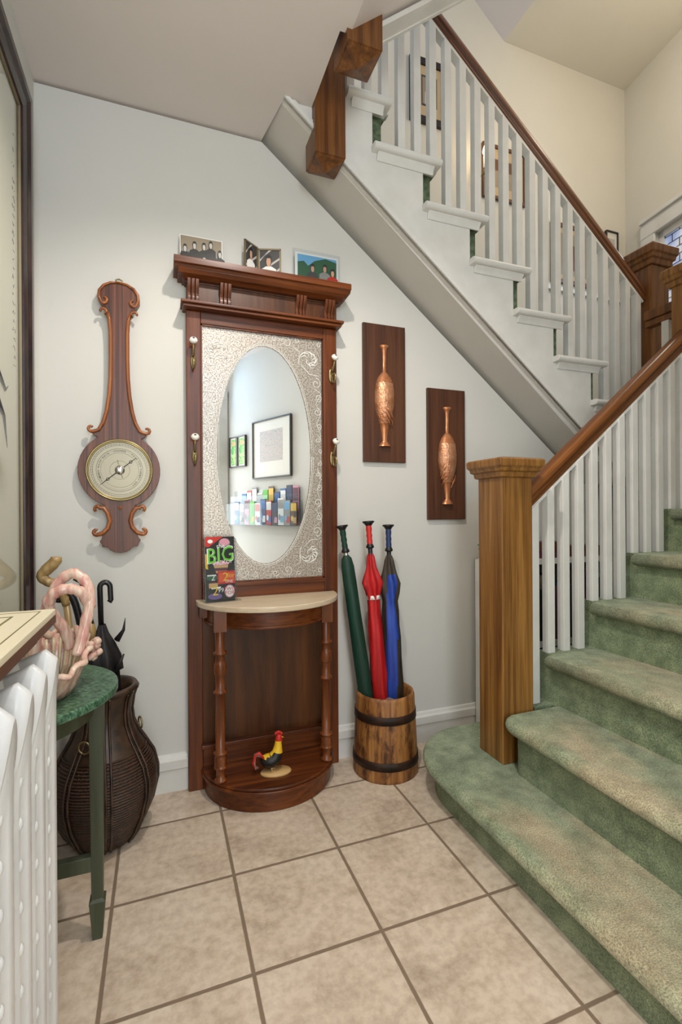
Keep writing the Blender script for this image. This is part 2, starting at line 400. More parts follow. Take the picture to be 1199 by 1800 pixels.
gp2 = mbx(-.23, .61, -1.385, -1.378, 2.32, 2.72).build('transom_pane', 'door_daylight_glass', dr)
MB().tube([(.46, -1.345, 1.0), (.46, -1.31, 1.0)], .008).sphere((.46, -1.30, 1.0), .026).build('door_handle', 'brass', dr)
# stairwell shell
XR = 3.594
struct('wall_stairwell_back', mbx(-.5, 3.8, 2.9, 3.0, 0, 6.6), 'stairwell_paint')
# landing wall swings slightly out towards the front
wl = MB(); C0 = Vector((XR, 2.9)); C1 = Vector((3.49, 2.2)); dl = (C1-C0).normalized(); C2 = C0+dl*2.55; nl = Vector((-dl.y, dl.x))*-1
if nl.x < 0: nl = -nl
def LW(sd, z, off=0.): p = C0+dl*sd-nl*off; return (p.x, p.y, z)
def lbox(mb, s0, s1, z0, z1, o0, o1):
    vs = [LW(s, z, o) for z in (z0, z1) for s, o in ((s0, o0), (s1, o0), (s1, o1), (s0, o1))]
    return mb.add(vs, [(0,3,2,1),(4,5,6,7),(0,1,5,4),(1,2,6,5),(2,3,7,6),(3,0,4,7)])
WS0, WS1, WZ0, WZ1 = .30, 1.15, 2.45, 3.26
for a in ((0, WS0, 0, 4.6), (WS1, 2.55, 0, 4.6), (WS0, WS1, 0, WZ0), (WS0, WS1, WZ1, 4.6)): lbox(wl, a[0], a[1], a[2], a[3], -.12, 0)
struct('wall_landing', wl, 'stairwell_paint')
struct('ceiling_landing', mbx(2.385, 3.8, .45, 2.9, 4.6, 4.7), 'stairwell_paint')
struct('ceiling_upper_slope', MB().prism([(2.385, 4.6), (2.385, 4.75), (.3, 4.75+.81*2.085), (.3, 4.6+.81*2.085)], 1.86, 2.9), 'ceiling_paint')
# window in the landing wall
wn = struct('window_1', lbox(lbox(lbox(lbox(MB(), WS0-.13, WS0, WZ0-.05, WZ1+.13, 0, .022), WS1, WS1+.13, WZ0-.05, WZ1+.13, 0, .022), WS0-.13, WS1+.13, WZ1, WZ1+.13, 0, .026), WS0-.15, WS1+.15, WZ0-.06, WZ0-.02, 0, .05), 'white_trim', bevel=.006)
fr = lbox(lbox(lbox(lbox(MB(), WS0, WS0+.045, WZ0, WZ1, -.05, -.02), WS1-.045, WS1, WZ0, WZ1, -.05, -.02), WS0, WS1, WZ1-.05, WZ1, -.05, -.02), WS0, WS1, WZ0, WZ0+.05, -.05, -.02)
lbox(fr, WS0-.12, WS1+.12, WZ1+.115, WZ1+.145, 0, .045)
fr.build('window_frame', 'white_trim', wn, bevel=.003)
lbox(MB(), WS0+.04, WS1-.04, WZ0+.04, WZ1-.04, -.04, -.034).build('pane', 'leaded_glass', wn)
cm = MB(); z = WZ0+.05; k = 0
while z < WZ1-.05:
    lbox(cm, WS0+.04, WS1-.04, z, z+.004, -.036, -.030)
    s_ = WS0+.045+(.06 if k % 2 else 0)
    while s_ < WS1-.05:
        lbox(cm, s_, s_+.004, z, min(z+.058, WZ1-.045), -.036, -.030); s_ += .12
    z += .058; k += 1
cm.build('lead_lattice', 'lead_came', wn)
# baseboards
def baseboard(name, x0, x1):
    m_ = MB().prism([(FY, 0), (FY-.016, 0), (FY-.016, .088), (FY-.022, .094), (FY-.022, .128), (FY-.012, .135), (FY-.008, .146), (FY, .15)], x0, x1, 'x')
    return struct(name, m_, 'white_trim')
baseboard('baseboard_back', -.445, .098); baseboard('baseboard_back_right', .758, 3.4)
struct('baseboard_left', MB().prism([(-.445, 0), (-.429, 0), (-.429, .088), (-.423, .094), (-.423, .128), (-.437, .15), (-.445, .15)], -1.3, 2.1, 'y'), 'white_trim')
bb = MB()
q = lambda P_, o: tuple(P_-nrm*o)
bb.add([q(A, 0)+(0,), q(B, 0)+(0,), q(B, .02)+(0,), q(A, .02)+(0,), q(A, 0)+(.15,), q(B, 0)+(.15,), q(B, .015)+(.14,), q(A, .015)+(.14,)], [(0,3,2,1),(4,5,6,7),(0,1,5,4),(1,2,6,5),(2,3,7,6),(3,0,4,7)])
struct('baseboard_right', bb, 'white_trim')

# ================================================================== LOWER STAIRCASE
st = thing('staircase', (1.6, 1.1, 0), 'green carpeted lower stairs with square oak newel, oak handrail and white balusters', 'staircase')
SZ = [.152, .356, .556, .756, .956, 1.155, 1.353, 1.551]
SX = [.975] + [1.215+.245*i for i in range(7)]
def step_side(xn, z, x1, th=.048, rec=.045):
    """outline (x,z) of one carpeted step: soft nose, recessed riser"""
    pts = [(x1, z)]
    for i in range(7):
        a = PI/2+PI*i/6; pts.append((xn+th/2+math.cos(a)*th/2, z-th/2+math.sin(a)*th/2))
    return pts
def carpet_step(k, y0=.45, y1=1.64):
    xn, z = SX[k], SZ[k]; zl = SZ[k-1]-.01 if k else 0.; x1 = 2.9 if k == 7 else SX[k+1]+.09
    p = [(x1, z)]
    for i in range(9):
        a = PI/2+PI*i/8; p.append((xn+.026+math.cos(a)*.026, z-.026+math.sin(a)*.026))
    p += [(xn+.045, z-.056), (xn+.047, zl), (x1, zl)]
    m_ = MB(); m_.mat(1); n = len(p)
    # tread strip uses the worn material, riser the clean one
    vs = [(a, y0, c) for a, c in p]+[(a, y1, c) for a, c in p]; o = 0
    m_.v += vs
    for i in range(n):
        j = (i+1) % n; m_.f.append((i, j, n+j, n+i)); m_.m.append(0 if i <= 6 or i == n-1 else 1); m_.s.append(2 <= i < 10)
    for q_ in (tuple(range(n-1, -1, -1)), tuple(range(n, 2*n))): m_.f.append(q_); m_.m.append(1); m_.s.append(False)
    return m_
def rounded_step(outline, z, zl, th=.05, inset=.05, name='carpet_step', n_in=4):
    """bullnose step from a plan outline (list of x,y, open side along the stairs), lofted rings"""
    m_ = MB(); n = len(outline)
    cx = sum(p[0] for p in outline)/n; cy = sum(p[1] for p in outline)/n
    def off(dist):
        out = []
        for i in range(n):
            a = Vector(outline[i-1]); b_ = Vector(outline[i]); c = Vector(outline[(i+1) % n])
            t1 = (b_-a).normalized(); t2 = (c-b_).normalized()
            nn = Vector((t1.y+t2.y, -(t1.x+t2.x)));  nn = nn.normalized() if nn.length > 1e-6 else Vector((t1.y, -t1.x))
            out.append(b_ + nn*dist)
        return out
    rings = []
    for i in range(7):
        a = PI/2-PI*i/6; rings.append((th/2*(math.cos(a)-1), z-th/2+th/2*math.sin(a)))
    rings += [(-inset, z-th-.006), (-inset, zl)]
    for k, (dd, zz) in enumerate(rings):
        for P_ in off(dd*SGN): m_.v.append((P_.x, P_.y, zz))
    for k in range(len(rings)-1):
        for i in range(n):
            j = (i+1) % n; m_.f.append((k*n+i, k*n+j, (k+1)*n+j, (k+1)*n+i)); m_.m.append(0 if k < 5 else 1); m_.s.append(k < 7)
    m_.f.append(tuple(range(n))); m_.m.append(0); m_.s.append(False)
    return m_
def arc(cx, cy, rx, ry, a0, a1, n=12): return [(cx+rx*math.cos(a0+(a1-a0)*i/n), cy+ry*math.sin(a0+(a1-a0)*i/n)) for i in range(n+1)]
SGN = 1
# counter-clockwise plan outlines; normal of edge = right side = outward
o1 = [(.975, .46)]
o1 = [(1.62, 1.94), (1.62, .46), (.975, .46)]
o1 = [(1.62, .46), (1.62, 1.93)] + arc(1.27, 1.60, .295, .33, PI/2, PI, 16) + [(.975, .46)]
rounded_step(o1, SZ[0], 0.).build('carpet_step', ['carpet_worn', 'carpet'], st)
o2 = [(1.62, .46), (1.62, 1.545)] + arc(1.285, 1.46, .07, .085, PI/2, PI, 8) + [(1.215, .46)]
rounded_step(o2, SZ[1], SZ[0]-.01, inset=.045).build('carpet_step', ['carpet_worn', 'carpet'], st)
for k in range(2, 8): carpet_step(k, y1=1.555 if k < 7 else 1.555).build('carpet_step', ['carpet_worn', 'carpet'], st)
# closed white side (string) carrying the balusters at the well side
sp = [(1.41, 0)]
for k in range(1, 8):
    sp += [(SX[k]+(.045 if k > 1 else .195), SZ[k-1]+.0), (SX[k]+(.045 if k > 1 else .195), SZ[k]-.001)]
sp += [(2.9, SZ[7]-.001), (2.9, 0)]
MB().prism(sp, 1.555, 1.64).build('side_string', 'carpet', st)
# newel
def newel(cx, cy, h, zb, zt, zc, mat, parent, capmat=None, prof=None):
    MB().sq(cx, cy, [(h, zb), (h, zt+.02)]).build('newel_post', mat, parent, bevel=.004)
    e = zc-zt
    p = prof or [(h+.004, zt-.004), (h+.012, zt), (h+.014, zt+.25*e), (h+.024, zt+.30*e), (h+.026, zt+.48*e), (h+.034, zt+.56*e), (h+.036, zt+.92*e), (h+.030, zt+e), (h*.4, zt+e+.012)]
    MB().sq(cx, cy, p).build('newel_cap', capmat or mat, parent, bevel=.003)
newel(1.325, 1.625, .075, SZ[0], 1.285, 1.357, 'oak', st)
newel(2.468, 1.618, .068, 1.3, 2.26, 2.35, 'oak', st)
# handrail
def rail(name, x0, z0, x1, z1, y, wd, ht, mat, parent, fillet=None):
    L = math.hypot(x1-x0, z1-z0); ang = math.atan2(z1-z0, x1-x0)
    h = ht/2; ww = wd/2
    hp = [(-.70, -1), (-.70, -.72), (-.84, -.66), (-.86, -.30), (-.68, -.22), (-.68, -.10), (-.98, .02), (-1, .38), (-.90, .66), (-.62, .90), (-.28, 1)]
    prof = [(ww*a, h*c) for a, c in hp] + [(-ww*a, h*c) for a, c in hp[::-1]]
    m_ = MB().prism(prof, 0, L, 'x')
    o = m_.build(name, mat, None, bevel=.003, org=(0, 0, 0)); o.parent = parent
    o.location = Vector((x0, y, z0))-WL[parent.name]; o.rotation_euler = (0, -ang, 0)
    if fillet:
        f_ = MB().box(0, L, -wd*.36, wd*.36, -h-.012, -h).build(fillet, 'white_trim', None, org=(0, 0, 0)); f_.parent = parent
        f_.location = o.location; f_.rotation_euler = o.rotation_euler
    return o
LR = lambda x: 1.218+.815*(x-1.438)
rail('handrail', 1.40, LR(1.40), 2.40, LR(2.40), 1.612, .064, .074, 'oak_rail', st, 'rail_fillet')
bw = .0178
def baluster(x, y, z0, z1, slope, parent, mat='white_trim'):
    m_ = MB(); a = bw; t_ = slope*a
    m_.add([(x-a, y-a, z0), (x+a, y-a, z0), (x+a, y+a, z0), (x-a, y+a, z0), (x-a, y-a, z1-t_), (x+a, y-a, z1+t_), (x+a, y+a, z1+t_), (x-a, y+a, z1-t_)],
           [(0,3,2,1),(4,5,6,7),(0,1,5,4),(1,2,6,5),(2,3,7,6),(3,0,4,7)])
    return m_.build('baluster', mat, parent, bevel=.002)
x = 1.4455
while x < 2.38:
    k = max(i for i in range(8) if x >= SX[i]+.03) if x > 1.5 else 1
    baluster(x, 1.60, SZ[k]-.004, LR(x)-.052, .815, st); x += .0815

# ================================================================== UPPER STAIRCASE
su = thing('staircase', (1.6, 2.4, 1.55), 'white upper staircase rising to the left with green runner, white balusters and oak handrail', 'staircase')
YS = 1.885
UX = [2.41-.246*k for k in range(8)]; UZ = [1.72+.199*k for k in range(8)]
UX[7] = .688
zb = lambda x: 2.825-.803*(x-.441)
p = [(2.72, zb(2.72)), (2.72, 1.55), (UX[0]-.078, 1.55)]
for k in range(8):
    p.append((UX[k]-.078, UZ[k]-.02)); p.append(((UX[k+1]-.078) if k < 7 else .40, UZ[k]-.02))
    if k < 7: pass
p += [(.40, zb(.40))]
MB().prism(p, YS, YS+.03).build('stringer', 'white_trim', su)
mo = MB().prism([(.44, zb(.44)-.004), (2.72, zb(2.72)-.004), (2.72, zb(2.72)+.034), (.44, zb(.44)+.034)], YS-.012, YS)
mo.prism([(.44, zb(.44)-.004), (2.72, zb(2.72)-.004), (2.72, zb(2.72)+.014), (.44, zb(.44)+.014)], YS-.02, YS)
mo.build('stringer_moulding', 'white_trim', su)
# carriage body with the painted soffit
sb = [(2.9, 1.549), (2.9, zb(2.276)-.0), (2.276, zb(2.276)+.002), (.49, zb(.49)+.002), (.49, 2.6)]
pb = [(2.9, 1.30), (2.30, 1.30)] + [(.36, zb(.36)+.004)] + [(.36, UZ[7]-.03)]
for k in range(7, -1, -1):
    pb += [(UX[k]-.085, UZ[k]-.03), (UX[k]-.085, (UZ[k-1] if k else 1.55)-.03)]
pb += [(2.9, 1.52)]
MB().prism(pb, YS+.03, 2.9).build('soffit_body', 'soffit_paint', su)
for k in range(8):
    xr = UX[k]; z = UZ[k]; xl = xr-.34 if k < 6 else (.722 if k == 6 else .46)
    # moulded return nosing on the outside of the string
    m_ = MB()
    pr = [(YS, z-.062), (YS-.006, z-.060), (YS-.010, z-.046), (YS-.020, z-.036), (YS-.030, z-.034)]
    for i in range(7):
        a = -PI/2-PI*i/6; pr.append((YS-.028+.014*math.cos(a), z-.014+.014*math.sin(a)))
    pr += [(YS+.10, z), (YS+.10, z-.02), (YS, z-.02)]
    prt = [(YS, z-.030), *[(YS-.028+.015*math.cos(-PI/2-PI*i/6), z-.015+.015*math.sin(-PI/2-PI*i/6)) for i in range(7)], (YS+.10, z), (YS+.10, z-.030)]
    m_.prism(prt, xl+.012, xr, 'x'); m_.prism([(YS, z-.062), (YS-.007, z-.060), (YS-.010, z-.045), (YS-.020, z-.034), (YS-.022, z-.028), (YS, z-.028)], xl+.035, xr-.028, 'x')
    m_.build('return_nosing', 'white_trim', su, bevel=.004)
    # green runner over tread, nose and riser
    zl = UZ[k-1] if k else 1.55
    x1 = UX[k+1]-.05 if k < 7 else .37
    q_ = [(x1, z+.003)] + [(xr-.012+.020*math.cos(a), z-.017+.020*math.sin(a)) for a in [PI/2-PI*i/6 for i in range(7)]] + [(xr-.016, z-.050), (xr-.016, zl+.012), (xr-.05, zl), (x1, zl)]
    MB().prism(q_, 1.930, 2.88).build('carpet_step', 'stair_carpet_dark', su)
UR = lambda x: 2.402-.8146*(x-2.5)
rail('handrail', .70, UR(.70), 2.565, UR(2.565), 1.96, .056, .072, 'oak_rail_dark', su, 'rail_fillet')
bw = .0180
for k in range(8):
    for j in range(3):
        x = UX[k]+.008-.082*j
        if x < .74 or (k == 7): continue
        baluster(x, 1.955, UZ[k], UR(x)-.056, -.8146, su)
for x in (2.500,): baluster(x, 1.955, 1.55, UR(x)-.056, -.8146, su)
newel(2.622, 1.968, .0675, .9, 2.515, 2.62, 'oak_dark', su)
# drop newel hanging through the well, pointed pyramid foot
def drop(cx, cy, h, z0, tip, z1, mat, parent):
    MB().sq(cx, cy, [(.0015, tip), (h-.006, z0-.006), (h-.006, z0), (h, z0+.002), (h, z1)]).build('newel_post', mat, parent)
drop(.652, 1.911, .0655, 2.597, 2.566, 4.2, 'oak_dark', su)
# short level rail between the two landing newels
MB().box(2.49, 2.56, 1.685, 1.905, 2.185, 2.235).box(2.50, 2.55, 1.685, 1.905, 2.15, 2.185).build('landing_rail', 'oak_dark', su, bevel=.006)
MB().box(2.50, 2.54, 1.77, 1.81, 1.55, 2.15).build('baluster', 'white_trim', su, bevel=.002)
struct('floor_landing', mbx(2.72, 3.6, .45, 2.9, 1.40, 1.55), 'stair_carpet_dark')

# ================================================================== FLIGHT ABOVE
sf = thing('staircase', (.67, 1.6, 2.74), 'underside of the flight above: white stringer with oak drop newel at its foot', 'staircase')
drop(.670, 1.597, .0665, 2.762, 2.738, 4.0, 'oak_dark', sf)
zt = lambda x: 2.86+.82*(x-.737)
MB().prism([(.737, zt(.737)), (2.5, zt(2.5)), (2.5, zt(2.5)+.30), (.737, zt(.737)+.30)], 1.565, 1.62).prism([(.737, zt(.737)-.006), (2.5, zt(2.5)-.006), (2.5, zt(2.5)+.02), (.737, zt(.737)+.02)], 1.620, 1.635).prism([(.737, zt(.737)), (2.5, zt(2.5)), (2.5, zt(2.5)+.02), (.737, zt(.737)+.02)], 1.545, 1.565).build('stringer', 'white_trim', sf)

# ================================================================== HALL TREE
ht = thing('hall_tree', (.43, 2.0, 0), 'tall mahogany hall stand with etched oval mirror, marble shelf and half round base', 'hall stand')
YF = 2.078
MB().box(.100, .158, YF, FY-.002, 0, 1.985).build('stile', 'mahogany', ht, bevel=.004)
MB().box(.693, .757, YF, FY-.002, 0, 1.985).build('stile', 'mahogany', ht, bevel=.004)
MB().box(.158, .693, YF, FY-.002, 1.935, 1.985).build('top_rail', 'mahogany_x', ht, bevel=.002)
MB().box(.158, .693, YF, FY-.002, .70, .852).box(.158, .693, YF-.006, YF, .835, .852).build('middle_rail', 'mahogany_x', ht, bevel=.002)
MB().box(.158, .693, YF+.02, FY-.002, .17, .70).build('back_panel', 'mahogany_panel', ht)
MB().box(.158, .693, YF, FY-.002, 0, .185).box(.150, .700, YF-.022, YF, .172, .190).build('bottom_rail', 'mahogany_x', ht, bevel=.003)
# mirror slips (thin inner beads)
MB().box(.158, .164, YF+.004, YF+.02, .852, 1.935).box(.687, .693, YF+.004, YF+.02, .852, 1.935).box(.158, .693, YF+.004, YF+.02, 1.929, 1.935).box(.158, .693, YF+.004, YF+.02, .852, .858).build('mirror_bead', 'mahogany', ht)
# frosted border with oval opening
OX, OZ, OA, OB = .428, 1.400, .206, .474
n = 64; YM = YF+.014
el = [(OX+OA*math.cos(2*PI*i/n), YM, OZ+OB*math.sin(2*PI*i/n)) for i in range(n)]
rc = []
for i in range(n):
    a = 2*PI*i/n; c_, s_ = math.cos(a), math.sin(a)
    k1 = (.2645/abs(c_)) if abs(c_) > 1e-6 else 9; k2 = (.5385/abs(s_)) if abs(s_) > 1e-6 else 9
    kk = min(k1, k2) ; rc.append((.4255+kk*c_, YM, 1.3965+kk*s_))
# make sure the rectangle corners are exact
for cx_, cz_ in ((.161, .858), (.690, .858), (.161, 1.935), (.690, 1.935)):
    j = min(range(n), key=lambda i: (rc[i][0]-cx_)**2+(rc[i][2]-cz_)**2); rc[j] = (cx_, YM, cz_)
mb = MB(); mb.add(el+rc, [(i, (i+1) % n, n+(i+1) % n, n+i) for i in range(n)])
bord = mb.build('mirror_border', 'frosted_glass', ht)
mb = MB(); mb.add([(OX+(OA+.004)*math.cos(2*PI*i/n), YM+.002, OZ+(OB+.004)*math.sin(2*PI*i/n)) for i in range(n)], [tuple(range(n))])
mb.build('mirror', 'mirror_silver', ht)
sc_ = MB()
def line(pts, r=.0016): sc_.tube([(px_, YM-.0006, pz_) for px_, pz_ in pts], r, 4, sx=.35)
line([(OX+(OA+.006)*math.cos(2*PI*i/60), OZ+(OB+.006)*math.sin(2*PI*i/60)) for i in range(61)], .0016)
line([(OX+(OA+.013)*math.cos(2*PI*i/60), OZ+(OB+.013)*math.sin(2*PI*i/60)) for i in range(61)], .001)
def spiral(cx_, cz_, r_, turns, a0, sg, r=.0016, end=.18):
    n_ = int(14*turns)+6; out = []
    for i in range(n_+1):
        u = i/n_; a = a0+sg*2*PI*turns*u; q_ = r_*(1-(1-end)*u); out.append((cx_+q_*math.cos(a), cz_+q_*math.sin(a)))
    line(out, r); return out
def leafy(cx_, cz_, R_, a0, sg):
    spiral(cx_, cz_, R_, 1.15, a0, sg, .0022)
    for i in range(7):
        a = a0+sg*(.9+.62*i); p0 = (cx_+R_*.78*math.cos(a), cz_+R_*.78*math.sin(a)); p2 = (cx_+R_*.2*math.cos(a+sg*.9), cz_+R_*.2*math.sin(a+sg*.9))
        p1 = (cx_+R_*.62*math.cos(a+sg*.5), cz_+R_*.62*math.sin(a+sg*.5)); line([p0, p1, p2], .0026)
for mx in (-1, 1):
    for mz in (-1, 1):
        X = lambda v_: .4255+mx*v_
        Z = lambda v_: 1.397+mz*v_
        sg = mx*mz
        a_ = lambda a: (a if mx > 0 else PI-a)*(1 if mz > 0 else -1)
        leafy(X(.205), Z(.435), .052, a_(PI*1.2), -sg)
        spiral(X(.252), Z(.510), .016, 1.3, a_(-1), sg)
        spiral(X(.10), Z(.505), .026, 1.3, a_(PI), -sg)
        spiral(X(.045), Z(.515), .016, 1.2, a_(0), sg)
        spiral(X(.150), Z(.522), .012, 1.2, a_(2), sg)
        spiral(X(.236), Z(.335), .024, 1.3, a_(PI/2), -sg)
        spiral(X(.246), Z(.270), .018, 1.3, a_(-PI/2), sg)
        spiral(X(.241), Z(.205), .020, 1.3, a_(PI/2), -sg)
        spiral(X(.249), Z(.140), .014, 1.3, a_(-PI/2), sg)
        spiral(X(.245), Z(.080), .015, 1.3, a_(PI/2), -sg)
        spiral(X(.252), Z(.028), .011, 1.2, a_(-PI/2), sg)
        line([(X(.165), Z(.415)), (X(.205), Z(.375)), (X(.250), Z(.37)), (X(.232), Z(.35))], .0018)
        line([(X(.228), Z(.31)), (X(.260), Z(.29)), (X(.235), Z(.24)), (X(.258), Z(.20)), (X(.238), Z(.15)), (X(.258), Z(.10)), (X(.24), Z(.05))], .0014)
        line([(X(.13), Z(.49)), (X(.16), Z(.47)), (X(.155), Z(.44))], .0016)
sc_.build('etched_scrollwork', 'etched_line', bord)
# lower moulding, frieze, brackets, cornice
MB().box(.086, .770, 2.040, FY-.002, 1.985, 1.998).box(.078, .778, 2.030, FY-.002, 1.998, 2.010).build('frieze_moulding', 'mahogany_x', ht, bevel=.003)
MB().box(.102, .756, 2.072, FY-.002, 2.010, 2.100).box(.095, .765, 2.068, FY-.002, 2.094, 2.105).build('frieze', 'mahogany_panel', ht, bevel=.002)
for bx in (.127, .257, .583, .716):
    m_ = MB()
    for j in (-1, 0, 1):
        pr = [(2.074, 2.012), (2.058, 2.012), (2.054, 2.03), (2.060, 2.045), (2.050, 2.065), (2.040, 2.08), (2.036, 2.10), (2.074, 2.10)]
        m_.prism(pr, bx+j*.016-.007, bx+j*.016+.007, 'x')
    m_.build('bracket', 'mahogany', ht, bevel=.002)
MB().prism([(FY-.002, 2.100), (2.050, 2.100), (2.040, 2.108), (2.030, 2.112), (2.026, 2.124), (2.012, 2.132), (2.008, 2.138), (2.000, 2.140), (2.000, 2.164), (2.006, 2.168), (FY-.002, 2.168)], .085, .775, 'x').prism([(FY-.002, 2.125), (2.014, 2.128), (2.008, 2.138), (1.999, 2.140), (1.999, 2.166), (FY-.002, 2.168)], .052, .802, 'x').prism([(FY-.002, 2.108), (2.028, 2.112), (2.014, 2.128), (FY-.002, 2.128)], .068, .788, 'x').build('cornice', 'mahogany_x', ht, bevel=.002)
# marble shelf (half ellipse)
def half(cx_, cy_, a, b_, n_=30): return [(cx_+a*math.cos(PI+PI*i/n_), cy_+b_*math.sin(PI+PI*i/n_)) for i in range(n_+1)]
MB().prism(half(.434, YF, .304, .275), .768, .790, 'z').build('marble_shelf', 'marble', ht, bevel=.004)
ap = half(.43, YF, .262, .232); ap2 = half(.43, YF, .238, .21)
MB().prism(ap+ap2[::-1], .700, .768, 'z').prism(half(.43, YF, .267, .237)+half(.43, YF, .250, .22)[::-1], .697, .708, 'z').build('apron', 'mahogany_x', ht, bevel=.002)
cp = [(.017, .096), (.0245, .10), (.0245, .107), (.0175, .112), (.0175, .148), (.0255, .152), (.0255, .158)] + [(.0248 if i % 2 else .0215, .160+.006*i) for i in range(7)] + [(.0215, .204), (.0270, .207), (.0270, .214), (.018, .217), (.0195, .30), (.019, .442), (.0265, .445), (.0265, .452), (.0175, .457), (.018, .510)] + [(.0205 + .003*math.sin(PI*i/8) + (.0022 if i % 2 else -.001), .514+.006*i) for i in range(9)] + [(.018, .568), (.017, .592), (.0265, .596), (.0265, .603), (.0175, .608), (.0185, .69)]
for cx_, cy_ in ((.212, 1.938), (.652, 1.945)):
    MB().lathe(cp, (cx_, cy_, 0), 20).box(cx_-.024, cx_+.024, cy_-.022, cy_+.022, .685, .768).build('turned_column', 'column_wood', ht)
for cx_ in (.160, .700): MB().box(cx_-.018, cx_+.018, 2.035, YF, .72, .768).build('shelf_bracket', 'mahogany', ht, bevel=.002)
MB().prism(half(.432, YF, .270, .252), 0, .072, 'z').prism(half(.432, YF, .285, .268), .072, .084, 'z').prism(half(.432, YF, .280, .264), .084, .096, 'z').build('base', 'mahogany_x', ht, bevel=.004)
# coat hooks
def hook(parent):
    h = thing_part('coat_hook', parent)
    return h
hk = MB()
hk.sphere((0, -.003, -.075), .012, .005, .032)
hk.tube([(0, -.004, -.06), (0, -.016, -.05), (0, -.028, -.03), (0, -.034, -.005)], [.005, .005, .004, .004], 8)
ring = []
for i in range(20):
    a = PI*.5+2*PI*i/19*.98; ring.append((0, -.024+.016*math.cos(a), -.090+.020*math.sin(a)))
hk.tube(ring, .0038, 8)
hk.tube([(0, -.008, -.075), (0, -.014, -.105), (0, -.024, -.112), (0, -.036, -.102), (0, -.036, -.085)], .0042, 8)
h0 = hk.build('coat_hook', 'brass', None, org=(0, 0, 0)); h0.parent = ht
kn = MB(); kn.lathe([(.004, -.008), (.013, -.008), (.0168, 0), (.013, .008), (.006, .011), (.001, .011)], (0, 0, 0), 16); kn.mat(1); kn.disc((0, 0), .0050, .0115, 12)
k0 = kn.build('hook_knob', ['porcelain', 'porcelain_hole'], None, org=(0, 0, 0)); k0.parent = h0; k0.location = (0, -.036, 0); k0.rotation_euler = (.9, 0, 0)
for i, (hx, hz) in enumerate(((.127, 1.850), (.131, 1.458), (.728, 1.845), (.731, 1.467))):
    h_ = h0 if i == 0 else copy_tree(h0, ht)
    h_.location = Vector((hx, YF, hz))-WL[ht.name]
    if i > 1: h_.rotation_euler = (0, 0, .25)

# ---- photographs on the cornice
def picture_shapes(mb, w_, h_, shapes, y=0.):
    """flat printed shapes: (mat, kind, ...) in fractions of w,h, stacked outwards"""
    for i, sh in enumerate(shapes):
        mb.mat(sh[0]); yy = y-.0004*(i+1)
        if sh[1] == 'r':
            x0, z0, x1, z1 = sh[2:]; mb.add([(x0*w_, yy, z0*h_), (x1*w_, yy, z0*h_), (x1*w_, yy, z1*h_), (x0*w_, yy, z1*h_)], [(0, 1, 2, 3)])
        elif sh[1] == 'e':
            cx_, cz_, rx, rz = sh[2:]; mb.add([(cx_*w_+rx*w_*math.cos(2*PI*k/14), yy, cz_*h_+rz*h_*math.sin(2*PI*k/14)) for k in range(14)], [tuple(range(14))])
        elif sh[1] == 'p':
            mb.add([(a*w_, yy, c*h_) for a, c in sh[2]], [tuple(range(len(sh[2])))])
def person_shapes(cx_, top, wd, skin, hair, shirt, low=0., tall=.2):
    hw = wd*.36
    return [(shirt, 'p', [(cx_-wd, low), (cx_+wd, low), (cx_+wd*.95, top-tall*1.15), (cx_+wd*.35, top-tall*.9), (cx_-wd*.35, top-tall*.9), (cx_-wd*.95, top-tall*1.15)]),
            (hair, 'e', cx_, top-tall*.42, hw*1.15, tall*.50), (skin, 'e', cx_, top-tall*.52, hw*.8, tall*.40), (hair, 'e', cx_, top-tall*.10, hw*.9, tall*.14)]
ZC = 2.168
p1 = thing('photograph', (.078, 2.085, ZC), 'unframed black and white group photograph leaning on the left end of the cornice', 'photograph')
mats = ['photo_white', 'dgrey', 'grey', 'lgrey', 'black', 'sepia']
mb = MB().box(0, .172, 0, .002, 0, .138)
sh = [(2, 'r', .02, .03, .98, .97), (5, 'r', .02, .55, .98, .97), (1, 'p', [(.02, .03), (.98, .03), (.98, .3), (.6, .5), (.02, .45)])]
for c_, t_ in ((.12, .68), (.34, .80), (.56, .80), (.72, .88), (.93, .62)): sh += person_shapes(c_, t_, .12, 3, 4, 4, .03, .26)
sh += person_shapes(.56, .36, .12, 3, 4, 1, .02, .24)
picture_shapes(mb, .172, .138, sh)
mb.build('print', mats, p1, org=(0, 0, 0)).location = (0, 0, 0); p1.rotation_euler = (-.12, 0, 0)
p2 = thing('folding_photo_frame', (.405, 2.110, ZC), 'small hinged gilt double frame with two portrait photographs, middle of the cornice', 'photo frame')
def gilt_leaf(w_, h_, sgn, portrait):
    fm = MB(); x0, x1 = (0, w_) if sgn > 0 else (-w_, 0)
    fm.box(x0, x1, 0, .007, 0, .007).box(x0, x1, 0, .007, h_-.007, h_).box(x0, x0+.006, 0, .007, 0, h_).box(x1-.006, x1, 0, .007, 0, h_)
    fo = fm.build('leaf_frame', 'gilt', None, org=(0, 0, 0)); fo.parent = p2; fo.location = (0, 0, 0)
    pm = MB(); pm.box(x0+.005, x1-.005, .004, .006, .006, h_-.006)
    tmp = MB(); picture_shapes(tmp, w_-.014, h_-.014, portrait)
    pm.v2 = None
    o_ = len(pm.v); pm.v += [(a+x0+.007, b_+.0035, c+.007) for a, b_, c in tmp.v]; pm.f += [tuple(i+o_ for i in q_) for q_ in tmp.f]; pm.m += tmp.m; pm.s += tmp.s
    po = pm.build('print', ['photo_white', 'dgrey', 'skin', 'black', 'plum', 'lgrey', 'brown'], None, org=(0, 0, 0)); po.parent = fo; po.location = (0, 0, 0)
    return fo
